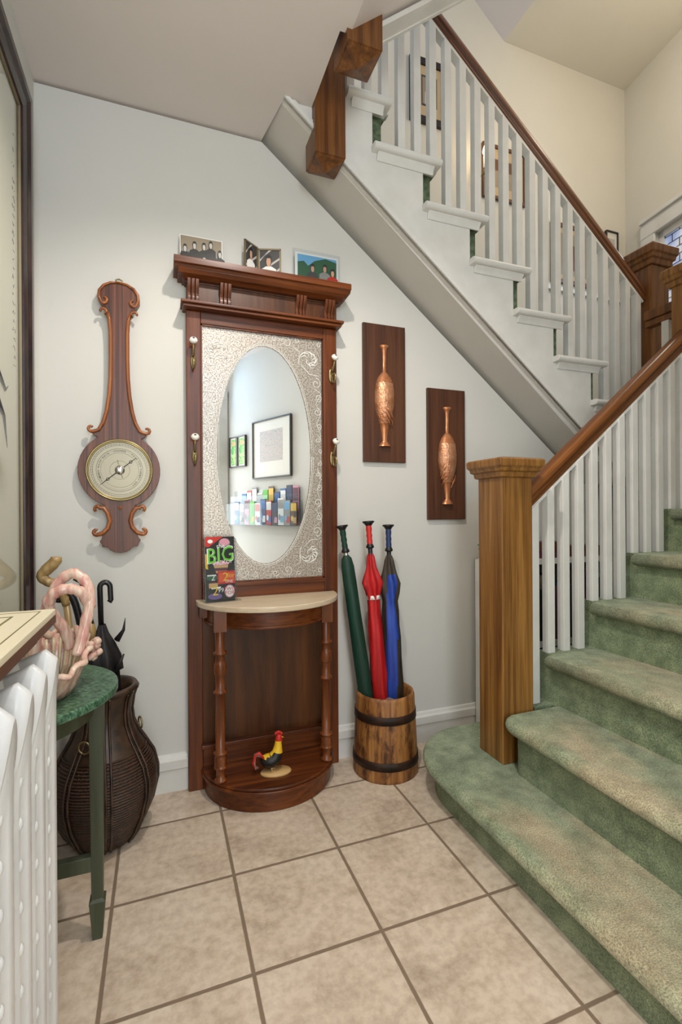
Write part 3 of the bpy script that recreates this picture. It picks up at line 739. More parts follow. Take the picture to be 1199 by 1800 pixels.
stripes = [(5, 'p', [(0, .2), (0, .28), (1, .75), (1, .67)]), (5, 'p', [(0, .6), (0, .68), (.6, 1), (.45, 1)]), (5, 'p', [(.3, 0), (.42, 0), (1, .4), (1, .3)])]
pa = [(1, 'r', 0, 0, 1, 1)] + stripes + person_shapes(.45, .88, .38, 2, 3, 0, 0, .42)
fo1 = gilt_leaf(.082, .145, -1, pa); fo1.rotation_euler = (0, 0, math.radians(38))
pa = [(1, 'r', 0, 0, 1, 1)] + stripes + person_shapes(.45, .82, .40, 2, 3, 0, 0, .42)
fo2 = gilt_leaf(.100, .140, 1, pa); fo2.rotation_euler = (0, 0, math.radians(-18))
p3 = thing('photograph', (.565, 2.085, ZC), 'colour photograph of three people in a clear frame, right end of the cornice', 'photograph')
mats = ['photo_white', 'lblue', 'dgreen', 'skin', 'black', 'red', 'dgrey', 'grey', 'pink', 'navy']
mb = MB().box(0, .205, 0, .002, 0, .146)
sh = [(1, 'r', .06, .03, .96, .94), (2, 'p', [(.06, .03), (.96, .03), (.96, .85), (.7, .92), (.45, .8), (.3, .62), (.2, .75), (.06, .7)])]
for c_, t_, s_ in ((.40, .68, 6), (.68, .72, 7), (.86, .62, 5)): sh += person_shapes(c_, t_, .13, 3, 4, s_, .03, .26)
picture_shapes(mb, .205, .146, sh)
mb.build('print', mats, p3, org=(0, 0, 0)).location = (0, .001, 0)
o_ = MB().box(-.012, .212, -.006, -.004, 0, .156).box(-.012, .212, -.006, .012, 0, .003).build('clear_cover', 'clear_plastic', p3, org=(0, 0, 0)); o_.location = (0, 0, 0)

# ---- leaflet holder on marble shelf
lh = thing('leaflet_holder', (.215, 1.99, .790), 'clear plastic holder of pizza leaflets with green BIG lettering on marble shelf', 'leaflet holder')
W_, H_ = .118, .262
mb = MB()
mb.box(-.05, .068, .006, .014, 0, .262)
o_ = mb.build('leaflets', 'brochure_paper', lh, org=(0, 0, 0)); o_.location = (0, 0, 0)
mats = ['black', 'red', 'lime', 'orange', 'yellow', 'photo_white', 'tan', 'grey', 'pink', 'plum', 'dgreen', 'purple']
mb = MB(); w0, h0_ = .118, .262
def R(m_, x0, z0, x1, z1): return (m_, 'r', x0, z0, x1, z1)
sh = [R(0, 0, 0, 1, 1), (1, 'p', [(0, .86), (0, 1), (.62, 1), (.1, .84)]), (7, 'e', .66, .90, .20, .075), (8, 'e', .66, .915, .17, .055), (5, 'e', .17, .93, .09, .03),
      (4, 'p', [(0, .52), (.09, .50), (.06, .74), (0, .74)]), (8, 'e', .52, .585, .30, .035), (6, 'p', [(.27, .56), (.78, .56), (.70, .44), (.36, .44)]), R(9, .3, .475, .74, .52),
      (10, 'e', .22, .375, .20, .045), R(5, .05, .40, .35, .42), R(1, .40, .27, 1, .47), R(3, .45, .30, .96, .44), (9, 'e', .24, .26, .18, .05), R(6, .1, .215, .4, .29),
      (11, 'e', .30, .09, .24, .05), (8, 'e', .80, .155, .18, .10), (5, 'e', .80, .155, .155, .085), (5, 'p', [(.18, .20), (.5, .21), (.5, .235), (.18, .225)])]
picture_shapes(mb, w0, h0_, sh)
yy = -.0092
mb.mat(5).text('BIG', .105, (.058, yy, .186), (.72, 0, .08), (-.02, 0, .86)); mb.mat(2).text('BIG', .096, (.059, yy-.0004, .186), (.74, 0, .08), (-.02, 0, .88))
mb.mat(5).text('the', .026, (.060, yy, .224), (1, 0, .1)); mb.mat(5).text('PICKUP', .024, (.070, yy, .158), (1, 0, .12))
mb.mat(4).text('2', .048, (.078, yy, .098)); mb.mat(4).text('for', .026, (.100, yy, .104)); mb.mat(5).text('ONE', .015, (.092, yy, .080))
mb.mat(4).text('2', .050, (.036, yy, .043)); mb.mat(5).text('99', .026, (.058, yy, .046)); mb.mat(1).text('TWO', .020, (.094, yy, .050)); mb.mat(1).text('FOR', .020, (.094, yy, .034)); mb.mat(5).text('2', .034, (.028, yy, .098))
mb.v = [(a-.05, b_+.0055, c) for a, b_, c in mb.v]
o_ = mb.build('leaflet_cover', mats, lh, org=(0, 0, 0)); o_.location = (0, 0, 0)
mb = MB().box(-.054, .072, -.0085, -.0070, 0, .150).box(-.056, -.054, -.0085, .022, 0, .255).box(.072, .074, -.0085, .022, 0, .255).box(-.056, .074, .020, .022, 0, .262).box(-.056, .090, -.016, .026, 0, .003)
mb.v = [(a, b_, c) for a, b_, c in mb.v]
o_ = mb.build('clear_case', 'clear_plastic', lh, org=(0, 0, 0)); o_.location = (0, 0, 0)
lh.rotation_euler = (-.05, 0, math.radians(8))

# ---- rooster figurine
rs = thing('rooster_figurine', (.405, 1.925, .096), 'painted rooster figurine with yellow neck and red comb on hall stand base', 'figurine')
X0, Y0, Z0 = .405, 1.925, .096
# a rooster facing right (+x), wooden oval foot
mb = MB(); mb.lathe([(.001, 0), (.052, 0), (.054, .004), (.050, .010), (.001, .011)], (X0+.02, Y0, Z0), 24, sx=1.0, sy=.62); mb.build('foot_plate', 'tan', rs)
body = MB()
body.tube([(X0-.030, Y0, Z0+.060), (X0-.018, Y0, Z0+.052), (X0+.002, Y0, Z0+.048), (X0+.018, Y0, Z0+.058), (X0+.026, Y0, Z0+.078), (X0+.028, Y0, Z0+.100), (X0+.029, Y0, Z0+.118), (X0+.031, Y0, Z0+.130), (X0+.034, Y0, Z0+.140)], [.010, .021, .026, .024, .018, .013, .0105, .011, .006], 14)
body.m = [0]*len(body.f)
for i, fc in enumerate(body.f):
    zz = sum(body.v[j][2] for j in fc)/len(fc)-Z0; xx = sum(body.v[j][0] for j in fc)/len(fc)-X0
    body.m[i] = 2 if zz > .121 else (1 if zz > .074 or (zz > .064 and xx < -.004) else 0)
for sg in (-1, 1): body.mat(3).tube([(X0+.004, Y0+sg*.009, Z0+.030), (X0+.006, Y0+sg*.009, Z0+.012)], .003, 6); body.tube([(X0+.002, Y0+sg*.009, Z0+.012), (X0+.018, Y0+sg*.009, Z0+.0125)], .002, 6)
body.build('body', ['black', 'yellow', 'red', 'tan'], rs)
cmb_ = MB()
for i in range(5): cmb_.sphere((X0+.020+.005*i, Y0, Z0+.144+.004*math.sin(i*.9)), .004, .002, .006, 8, 6)
cmb_.sphere((X0+.040, Y0, Z0+.118), .003, .002, .007, 8, 6); cmb_.build('comb', 'red', rs)
MB().tube([(X0+.038, Y0, Z0+.130), (X0+.048, Y0, Z0+.127)], [.003, .0006], 6).build('beak', 'yellow', rs)
tl = MB()
for i in range(9):
    u = i/8; tl.mat(i % 3); yy = Y0+(-.010+.0025*i)
    q_ = [(X0-.020, yy, Z0+.060), (X0-.038-.014*u, yy, Z0+.086-.018*u), (X0-.054+.004*(1-u), yy, Z0+.078-.030*u), (X0-.058+.008*u, yy, Z0+.050-.022*u), (X0-.050+.014*u, yy, Z0+.026-.006*u)]
    tl.tube(q_, [.004, .005, .005, .004, .001], 6)
tl.build('tail', ['red', 'photo_white', 'dgreen'], rs)
rs.rotation_euler = (0, 0, math.radians(-6)); rs.scale = (1.18, 1.18, 1.10)

# ================================================================== BAROMETER
br = thing('barometer', (-.152, 2.12, 1.0), 'carved oak wall barometer with round silvered dial left of the hall stand', 'barometer')
BX = -.152
half_o = [(0, 2.062), (.030, 2.060), (.058, 2.046), (.074, 2.020), (.076, 1.990), (.064, 1.968), (.047, 1.958), (.044, 1.938), (.037, 1.915), (.0335, 1.88), (.0325, 1.80), (.0335, 1.70), (.038, 1.62), (.046, 1.55), (.058, 1.50), (.076, 1.468), (.100, 1.462)]
for i in range(15):
    a = math.radians(58-i*9.1); half_o.append((.149*math.cos(a), 1.319+.149*math.sin(a)))
half_o += [(.060, 1.178), (.048, 1.160), (.036, 1.130), (.036, 1.105), (.044, 1.085), (.060, 1.070), (.066, 1.050), (.074, 1.040), (.066, 1.030), (.064, 1.018), (.046, 1.016), (.034, 1.004), (.022, .996), (0, .993)]
outl = [(BX+a, c) for a, c in half_o] + [(BX-a, c) for a, c in half_o[1:-1]][::-1]
MB().prism(outl, 2.088, FY-.001).build('case', 'barometer_wood', br, bevel=.003)
cvs = {-1: MB(), 1: MB()}
def crv(pts, r):
    for sg in (-1, 1):
        n_ = len(pts); rr_ = [r*(.75+.5*math.sin(PI*i/(n_-1))) for i in range(n_)]
        cvs[sg].tube([(BX+sg*a, 2.086, c) for a, c in pts], rr_, 8)
def spi(cx_, cz_, r_, a0, a1, n_=10): return [(cx_+r_*(1-.55*i/n_)*math.cos(a0+(a1-a0)*i/n_), cz_+r_*(1-.55*i/n_)*math.sin(a0+(a1-a0)*i/n_)) for i in range(n_+1)]
crv([(.0, 2.058), (.03, 2.054), (.054, 2.040), (.069, 2.018), (.071, 1.992), (.062, 1.974)]+spi(.054, 1.986, .017, -PI*.4, -PI*1.5, 6), .0055)
crv(spi(.058, 1.938, .016, PI*1.2, -PI*.1, 6)[::-1]+[(.042, 1.935), (.034, 1.91), (.0305, 1.86), (.030, 1.76), (.0315, 1.68), (.037, 1.61), (.046, 1.55), (.058, 1.505), (.074, 1.475), (.092, 1.468)]+spi(.100, 1.480, .013, -PI*.5, PI*.8, 6), .006)
crv(spi(.078, 1.168, .014, -PI*.3, PI*.9, 6)+[(.058, 1.170), (.044, 1.150), (.037, 1.120), (.044, 1.092), (.062, 1.072), (.080, 1.066)]+spi(.084, 1.078, .013, -PI*.5, PI*.7, 6), .007)
MB().tube([(BX, 2.089, 1.174), (BX, 2.078, 1.168)], .006, 10).build('adjusting_knob', 'carved_edge', br)
for sg in (-1, 1): cvs[sg].build('carved_moulding', 'carved_edge', br)
MB().tube([(BX+.008, 2.105, 2.058), (BX+.012, 2.105, 2.075), (BX, 2.105, 2.080), (BX-.012, 2.105, 2.075), (BX-.008, 2.105, 2.058)], .003, 6).build('hanging_ring', 'brass', br)
def ydisc(mb, r, y, seg=48, cz_=1.319, cx_=BX): return mb.add([(cx_+r*math.cos(2*PI*i/seg), y, cz_+r*math.sin(2*PI*i/seg)) for i in range(seg)], [tuple(range(seg))])
def yring(mb, r, t_, y, seg=48, cz_=1.319): 
    return mb.tube([(BX+r*math.cos(2*PI*i/seg), y, cz_+r*math.sin(2*PI*i/seg)) for i in range(seg)], t_, 6, closed=True)
bz = MB(); yring(bz, .118, .0048, 2.084); yring(bz, .112, .003, 2.082); bz.build('bezel', 'brass', br)
dl_ = ydisc(MB(), .113, 2.0845)
dial = dl_.build('dial', 'silver_dial', br)
mk = MB()
for r_, t_ in ((.103, .0005), (.097, .0005), (.084, .0006), (.068, .0004), (.078, .0003), (.036, .0004)): yring(mk, r_, t_, 2.0842)
for i in range(60):
    a = 2*PI*i/60; r1, r2 = .097, (.103 if i % 5 else .107)
    if 250 < math.degrees(a) < 290: continue
    mk.tube([(BX+r1*math.cos(a), 2.0842, 1.319+r1*math.sin(a)), (BX+r2*math.cos(a), 2.0842, 1.319+r2*math.sin(a))], .0004, 4)
for word, deg in (('STORMY', 205), ('MUCH RAIN', 178), ('RAIN', 132), ('CHANGE', 90), ('FAIR', 45), ('SET FAIR', 5), ('VERY DRY', -30)):
    a = math.radians(deg); n_ = len(word)
    for i, ch in enumerate(word):
        aa = a-(i-(n_-1)/2)*.105; mk.text(ch, .0105, (BX+.0755*math.cos(aa), 2.0840, 1.319+.0755*math.sin(aa)), (math.sin(aa), 0, -math.cos(aa)), (math.cos(aa), 0, math.sin(aa)))
mk.build('dial_markings', 'ink', dial)
nd = MB(); ax = (math.cos(math.radians(40)), math.sin(math.radians(40)))
P_ = lambda q_, s=0: (BX+ax[0]*q_-ax[1]*s, 2.081, 1.319+ax[1]*q_+ax[0]*s)
nd.tube([P_(-.092), P_(-.055), P_(-.02), P_(.03), P_(.078)], [.0007, .0014, .0022, .0016, .0008], 6)
for q_ in (-.056, .052):
    nd.tube([P_(q_-.008), P_(q_, .006), P_(q_+.008)], .0011, 5); nd.tube([P_(q_-.008), P_(q_, -.006), P_(q_+.008)], .0011, 5)
nd.build('needle', 'ink', br)
MB().tube([P_(-.012, -.03), P_(.0, .0), P_(.02, .036)], .0007, 5).build('set_pointer', 'brass', br)
MB().sphere((BX, 2.0815, 1.319), .018, .009, .018, 20, 12).build('centre_boss', 'chrome', br)

# ================================================================== COPPER PLAQUES
def plaque(x0, x1, z0, z1, ax_, az1, az0, rr_, label):
    t_ = thing('wall_plaque', ((x0+x1)/2, 2.11, z0), label, 'wall plaque', 'copper vase plaques on the back wall')
    MB().box(x0, x1, 2.106, FY-.001, z0, z1).build('board', 'plaque_wood', t_, bevel=.002)
    prof = [(0, .022), (.012, .025), (.03, .015), (.07, .0105), (.14, .009), (.265, .009), (.27, .013), (.285, .020), (.32, .033), (.37, .043), (.375, .045), (.45, .050), (.55, .052), (.62, .048), (.70, .038), (.77, .029), (.775, .026), (.84, .020), (.90, .015), (.945, .013), (.965, .019), (.985, .028), (1., .031)]
    L_ = az1-az0
    up = [(r_, L_*(1-u)) for u, r_ in prof]; 
    mb_ = MB(); mb_.lathe([(0.001, up[0][1]-.004)]+up, (ax_, 2.107, az0), 28, PI, 2*PI, 1.0, .72)
    for i, fc in enumerate(mb_.f):
        zz = (sum(mb_.v[j][2] for j in fc)/len(fc)-az0)/L_; mb_.m[i] = 1 if .23 < zz < .625 else 0
    mb_.build('copper_vase', ['copper_plain', 'copper'], t_)
    o_ = MB()
    random.seed(int(z0*100))
    for i in range(16):
        u = .40+.33*random.random(); a = PI+PI*(.12+.76*random.random()); rad = .047-.02*abs(u-.5)
        z_ = az0+L_*(1-u)
        q_ = [(ax_+(rad)*math.cos(a+.25*k*rr_), 2.107+rad*.76*math.sin(a+.25*k*rr_), z_-.012*k-.006*math.sin(k*2)) for k in range(5) if PI < a+.25*k*rr_ < 2*PI]
        if len(q_) > 2: o_.tube(q_, .0022, 5)
    for u in (.372, .775): 
        r_ = {.372: .045, .775: .029, .15: .0105}[u]
        o_.tube([(ax_+r_*math.cos(PI+PI*k/12), 2.107+r_*.72*math.sin(PI+PI*k/12), az0+L_*(1-u)) for k in range(13)], .0016, 5)
    o_.build('embossing', 'copper_plain', t_)
plaque(.902, 1.126, 1.387, 2.050, 1.012, 1.950, 1.463, 1, 'wooden plaque with embossed copper vase, the higher one nearer the hall stand')
plaque(1.250, 1.470, 1.107, 1.768, 1.362, 1.676, 1.185, -1, 'wooden plaque with embossed copper vase, the lower one beside the newel post')

# ================================================================== BUCKET AND UMBRELLAS
BKX, BKY = .938, 1.965
bk = thing('wooden_bucket', (BKX, BKY, 0), 'tapered stave wooden bucket with two dark iron hoops holding umbrellas', 'bucket')
NS = 14
def stv(a, k, z): return 1-.012*max(0, math.cos(a*NS))**8
MB().lathe([(.001, .03), (.115, .03), (.112, .335), (.118, .350), (.126, .352), (.131, .338), (.146, .012), (.143, 0), (.001, 0)], (BKX, BKY, 0), 112, wob=stv).build('staves', 'bucket_wood', bk)
for z_, r_ in ((.262, .1345), (.072, .1435)):
    MB().lathe([(r_-.001, z_-.018), (r_+.004, z_-.018), (r_+.002, z_+.016), (r_-.003, z_+.016)], (BKX, BKY, 0), 48).build('hoop', 'hoop_rust', bk)
tag(MB().lathe([(.001, .05), (.06, .06), (.075, .20), (.060, .285), (.03, .315), (.001, .318)], (BKX+.0, BKY-.035, 0), 20, wob=lambda a, k, z: 1+.12*math.sin(3*a+k)).build('plastic_bag', 'grey'), 'crumpled grey plastic bag tucked in the wooden bucket', 'bag')
def golf_umbrella(top, bot, canopy, grip, label, prof, strap=None, stripe=None, sleeve=False):
    T_ = Vector(top); B_ = Vector(bot); ax_ = (T_-B_); L_ = ax_.length
    t_ = thing('golf_umbrella', bot, label, 'umbrella', 'golf umbrellas in the wooden bucket')
    WL[t_.name] = Vector((0, 0, 0))
    def part(mb_, nm, mat_):
        o_ = mb_.build(nm, mat_, None, org=(0, 0, 0)); o_.parent = t_; o_.location = (0, 0, 0); return o_
    mb_ = MB(); mb_.lathe([(.001, L_), (.023, L_-.001), (.025, L_-.006), (.018, L_-.013), (.0125, L_-.022)], (0, 0, 0), 16, sx=1.15); part(mb_, 'handle_cap', 'black_plastic'); mb_ = MB().lathe([(.0125, L_-.105), (.018, L_-.115), (.0185, L_-.122), (.013, L_-.126), (.001, L_-.126)], (0, 0, 0), 16); part(mb_, 'handle_guard', 'black_plastic')
    part(MB().lathe([(.0125, L_-.022), (.014, L_-.04), (.0115, L_-.055), (.0140, L_-.068), (.0115, L_-.080), (.0135, L_-.092), (.0125, L_-.106)], (0, 0, 0), 16), 'grip', grip)
    part(MB().lathe([(.0105, L_-.126), (.0105, L_-.150), (.012, L_-.153), (.012, L_-.160), (.006, L_-.165), (.006, L_-.21)], (0, 0, 0), 12), 'collar', 'black_plastic' if not sleeve else 'chrome')
    tw = lambda a, k, z: 1+(.0 if sleeve else .17)*math.sin(6*a+z*16)+(.05*math.sin(2*a+z*9))
    cm_ = MB().lathe([(r_, L_*u) for u, r_ in prof], (0, 0, 0), 36, wob=tw)
    if stripe:
        for i, fc in enumerate(cm_.f):
            c_ = Vector((0, 0, 0))
            for j in fc: c_ += Vector(cm_.v[j])
            a = math.atan2(c_.y, c_.x)
            cm_.m[i] = 1 if math.cos(a+PI/2+.35-1.0*(c_.z/len(fc)-.5)) > .78 and .12 < c_.z/len(fc) < .80 else 0
    part(cm_, 'canopy', [canopy]+([stripe] if stripe else []))
    if strap: part(MB().lathe([(.0285, strap-.009), (.0300, strap-.009), (.0300, strap+.009), (.0285, strap+.009)], (0, 0, 0), 20), 'strap', 'photo_white')
    part(MB().lathe([(.004, 0), (.005, .05), (.006, .12)], (0, 0, 0), 8), 'ferrule', 'black_plastic')
    t_.rotation_mode = 'QUATERNION'; t_.rotation_quaternion = Vector((0, 0, 1)).rotation_difference(ax_.normalized())
    WL[t_.name] = Vector(bot); return t_
golf_umbrella((.760, 2.030, 1.090), (.885, 1.965, .055), 'cloth_green', 'cloth_green', 'dark green golf umbrella in its sleeve, leftmost in the bucket',
              [(.05, .022), (.2, .031), (.4, .033), (.6, .032), (.75, .030), (.82, .028), (.855, .022), (.870, .010)], sleeve=True)
golf_umbrella((.883, 2.015, 1.108), (.925, 1.950, .050), 'cloth_red', 'red', 'red golf umbrella with white tie strap, middle one in the bucket',
              [(.05, .012), (.2, .030), (.35, .033), (.55, .031), (.665, .026), (.70, .034), (.735, .045), (.76, .038), (.80, .022), (.845, .016), (.860, .010)], strap=.715)
golf_umbrella((.985, 2.018, 1.090), (.990, 1.985, .050), 'cloth_olive', 'navy', 'blue and dark olive golf umbrella, rightmost in the bucket',
              [(.05, .014), (.15, .036), (.3, .044), (.5, .044), (.62, .036), (.66, .032), (.70, .042), (.74, .046), (.78, .034), (.84, .020), (.862, .012)], stripe='cloth_blue')

# ================================================================== LEFT SIDE: RADIATOR
rd = thing('radiator', (-.33, .7, 0), 'white cast iron column radiator with pointed relief tops at the left', 'radiator')
RX, RE = -.235, 1.135
def section(y):
    m_ = MB(); hw = .0500
    nu, nz = 14, 44; ztop = .885
    vs = []
    for i in range(nu+1):
        u = -1+2*i/nu
        top = ztop-.15*abs(u)**1.6
        bulge = .038*math.sqrt(max(0, 1-abs(u)**2.6))
        for j in range(nz+1):
            z_ = .06+(top-.06)*j/nz
            e_ = (top-z_)
            rim = .006*math.exp(-((e_-.016)/.010)**2)
            lip = -.016*math.exp(-(e_/.012)**2)
            groove = -.006*math.exp(-((abs(u)-.45)/.13)**2)*(1 if z_ < .70 else math.exp(-((z_-.70)/.05)**2))
            vs.append((RX+bulge+rim+lip+groove, y+u*hw, z_))
    fs = [(i*(nz+1)+j, (i+1)*(nz+1)+j, (i+1)*(nz+1)+j+1, i*(nz+1)+j+1) for i in range(nu) for j in range(nz)]
    bk0 = len(vs)
    for i in range(nu+1):
        u = -1+2*i/nu; vs.append((RX-.03, y+u*hw*.9, ztop-.15*abs(u)**1.6-.02))
    fs += [(i*(nz+1)+nz, (i+1)*(nz+1)+nz, bk0+i+1, bk0+i) for i in range(nu)]
    m_.add(vs, fs, True)
    # relief scroll leaves running down both seams
    for j in range(22):
        z_ = .10+j*.032; sg = 1 if j % 2 else -1
        m_.sphere((RX+.0285, y+sg*.026, z_), .006, .006, .011, 8, 6)
    for sg in (-1, 1):
        m_.tube([(RX+.034-.006*k, y+sg*(.004+.009*k), .80-.045*k+.01*k*k*.3) for k in range(5)], [.003, .005, .005, .004, .002], 6)
    # rear column and hub
    m_.box(-.425, RX+.004, y-.034, y+.034, .10, .775)
    m_.tube([(RX-.035, y-.049, .79), (RX-.035, y+.049, .79)], .038, 16, up=(1, 0, 0)); m_.lathe([(.001, .02), (.022, .016), (.03, 0), (.022, -.02)], (RX-.045, y, .85), 14); m_.tube([(RX-.02, y-.049, .12), (RX-.02, y+.049, .12)], .04, 12, up=(1, 0, 0))
    m_.tube([(-.38, y-.049, .82), (-.38, y+.049, .82)], .05, 16, up=(1, 0, 0))
    m_.box(RX-.03, RX+.02, y-.02, y+.02, 0, .09)
    return m_
s0 = section(RE-.050).build('section', 'white_enamel', rd)
for k in range(1, 9):
    c = s0.copy(); COL.objects.link(c); c.parent = rd; c.location = s0.location + Vector((0, -.0985*k, 0))
rs_ = thing('radiator_shelf', (-.32, .75, .925), 'cream lined shelf board resting on top of the radiator', 'shelf')
MB().box(-.443, -.206, .28, 1.142, .940, .953).build('board', 'cream_board', rs_, bevel=.002)
MB().box(-.443, -.2055, .28, 1.1425, .925, .940).box(-.44, -.23, .4, 1.10, .896, .925).build('board_edge', 'board_edge', rs_)
lm = MB()
for ins, tw_ in ((.022, .0022), (.060, .0040)):
    x0, x1, y0, y1 = -.443+ins*.6, -.206-ins, .28+ins, 1.142-ins
    lm.box(x0, x1, y1-tw_, y1, .9531, .9536).box(x1-tw_, x1, y0, y1, .9531, .9536)
lm.build('border_line', 'olive_line', rs_)
# large framed print on left wall
fp = thing('framed_print', (-.44, 1.2, .70), 'large cream calligraphy print under glass in dark moulded frame on the left wall', 'picture')
FX0, FX1 = -.443, -.412
fy1, fz1, fz0, fy0 = 1.955, 2.595, .72, .35
pf = [(FX0, 0), (FX1-.006, 0), (FX1, .006), (FX1, .030), (FX1-.008, .040), (FX1-.008, .074), (FX1-.003, .080), (FX1-.008, .098), (FX0, .100)]
def frame_ring(mb, prof, ins0):
    # prof: (x, inset from outer edge); sweep round rectangle
    ring_ = []
    for (x_, i_) in prof:
        ii = i_+ins0; ring_.append([(x_, fy0+ii, fz0+ii), (x_, fy1-ii, fz0+ii), (x_, fy1-ii, fz1-ii), (x_, fy0+ii, fz1-ii)])
    vs = [p_ for r_ in ring_ for p_ in r_]; fs = []
    for k in range(len(prof)-1):
        for i in range(4):
            j = (i+1) % 4; fs.append((k*4+i, k*4+j, (k+1)*4+j, (k+1)*4+i))
    return mb.add(vs, fs)
frame_ring(MB(), pf, 0).build('frame', 'picture_frame_wood', fp)
frame_ring(MB(), [(-.430, .099), (-.426, .100), (-.426, .105), (-.434, .107)], 0).build('fillet', 'gilt', fp)
pr_ = MB().box(-.440, -.436, fy0+.07, fy1-.07, fz0+.07, fz1-.07)
prn = pr_.build('print', 'print_paper', fp)
ik = MB(); random.seed(3)
zz = 2.36
for yy0 in (1.80,):
    while zz > 1.62:
        for k in range(3):
            a = random.uniform(-1, 1); yy_ = yy0+random.uniform(-.012, .012); L_ = random.uniform(.004, .010)
            ik.tube([(-.4355, yy_-L_*.6, zz+a*L_), (-.4355, yy_+L_*.6, zz-a*L_)], .0009, 4)
        zz -= .028 if zz < 2.25 else .05
ik.tube([(-.4355, 1.60, 1.48), (-.4355, 1.68, 1.44), (-.4355, 1.72, 1.35)], [.012, .006, .001], 5); ik.tube([(-.4355, 1.58, 1.58), (-.4355, 1.70, 1.52), (-.4355, 1.735, 1.54)], [.010, .005, .001], 5)
ik.build('ink_strokes', 'dgrey', prn)
mbx(-.432, -.430, fy0+.075, fy1-.075, fz0+.075, fz1-.075).build('glass', 'picture_glass', fp)

# ---- green half round table
gt = thing('console_table', (-.30, 1.44, 0), 'small green half round table with green marble top behind the radiator', 'table')
tp = [(-.443+.33*math.cos(-PI/2+PI*i/32), 1.44+.275*math.sin(-PI/2+PI*i/32)) for i in range(33)]
MB().prism(tp, .672, .694, 'z').build('table_top', 'green_marble', gt, bevel=.004)
tp2 = [(-.443+.27*math.cos(-PI/2+PI*i/32), 1.44+.225*math.sin(-PI/2+PI*i/32)) for i in range(33)]
MB().prism(tp2, .615, .672, 'z').build('apron', 'green_paint', gt)
def tleg(x_, y_):
    m_ = MB()
    m_.sq(x_, y_, [(.012, 0), (.019, .095), (.020, .105), (.014, .110), (.0185, .672)]); return m_.build('leg', 'green_paint', gt, bevel=.0015)
tleg(-.168, 1.462); tleg(-.415, 1.24); tleg(-.415, 1.64)
MB().box(-.40, -.180, 1.450, 1.474, .185, .225).box(-.427, -.403, 1.26, 1.62, .185, .225).build('stretcher', 'green_paint', gt, bevel=.002)
MB().lathe([(.001, .17), (.03, .175), (.038, .20), (.03, .225), (.001, .235)], (-.30, 1.462, 0), 16).build('stretcher_boss', 'green_paint', gt)

# ---- pink ceramic basket
pk = thing('ceramic_basket', (-.26, 1.40, .694), 'pink and cream ceramic basket with looped handle and roses on green table', 'basket')
CX_, CY_ = -.262, 1.40
def tilt(mb_):
    mb_.v = [(x_, CY_+(y_-CY_)*1.22, z_+.30*(y_-CY_)*max(0, z_-.70)/.09) for x_, y_, z_ in mb_.v]
def rimw(a, k, z):
    return 1+.05*math.sin(14*a)*(k/6.)
outer = [(.045, .002), (.060, .004), (.078, .030), (.090, .060), (.100, .085), (.106, .098)]
inner = [(.100, .096), (.088, .062), (.070, .030), (.05, .012), (.001, .010)]
mb = MB(); mb.lathe([(.001, .002)]+outer+inner, (CX_, CY_, .692), 56, sx=.78, sy=1.0, wob=rimw)
tilt(mb); mb.build('bowl', 'pink_ceramic', pk)
mb = MB()
for i in range(28):
    a = 2*PI*i/28
    mb.tube([(CX_+.78*r_*math.cos(a), CY_+r_*math.sin(a), .692+z_) for r_, z_ in ((.03, .016), (.058, .022), (.076, .040), (.088, .068), (.097, .092))], .0045, 5)
tilt(mb); mb.build('woven_ribs', 'cream_ceramic', pk)
mb = MB()
mb.tube([(CX_+.78*(.106+.007*math.sin(i*.9))*math.cos(2*PI*i/84), CY_+(.106+.007*math.sin(i*.9))*math.sin(2*PI*i/84), .692+.100+.006*math.cos(i*.9)) for i in range(84)], .0075, 8, closed=True)
tilt(mb); mb.build('ruffled_rim', 'rose_ceramic', pk)
def smooth_path(pts, n_=6):
    out = []; P4 = [Vector(p_) for p_ in pts]
    for i in range(len(P4)-1):
        a = P4[max(0, i-1)]; b_ = P4[i]; c = P4[i+1]; d_ = P4[min(len(P4)-1, i+2)]
        for k in range(n_):
            t_ = k/n_; out.append(.5*((2*b_)+(-a+c)*t_+(2*a-5*b_+4*c-d_)*t_*t_+(-a+3*b_-3*c+d_)*t_**3))
    out.append(P4[-1]); return out
mb = MB()
for off_ in (0, 1):
    if off_ == 0: q_ = [(-.205, 1.40, .785), (-.190, 1.41, .85), (-.178, 1.42, .915), (-.186, 1.43, .965), (-.220, 1.44, .992), (-.255, 1.445, .965), (-.282, 1.44, .90), (-.300, 1.43, .84), (-.305, 1.42, .79)]
    else: q_ = [(-.228, 1.46, .79), (-.240, 1.45, .84), (-.262, 1.43, .885), (-.272, 1.41, .920), (-.252, 1.40, .950), (-.220, 1.40, .957), (-.192, 1.41, .940), (-.178, 1.43, .90)]
    P_s = smooth_path(q_, 6)
    mb.tube(P_s, [.0140+.0012*math.sin(i*1.7) for i in range(len(P_s))], 10)
mb.build('looped_handle', 'pink_ceramic', pk)
mb = MB(); random.seed(5)
for i in range(12):
    a = random.uniform(0, 2*PI); q_ = random.uniform(.0, .022)
    mb.sphere((-.172+q_*math.cos(a)*.6, 1.45+q_*math.sin(a), .785+random.uniform(-.022, .024)), .011, .012, .009, 8, 6, wob=lambda a_, p_: 1+.2*math.sin(3*a_))
mb.build('roses', 'rose_ceramic', pk)

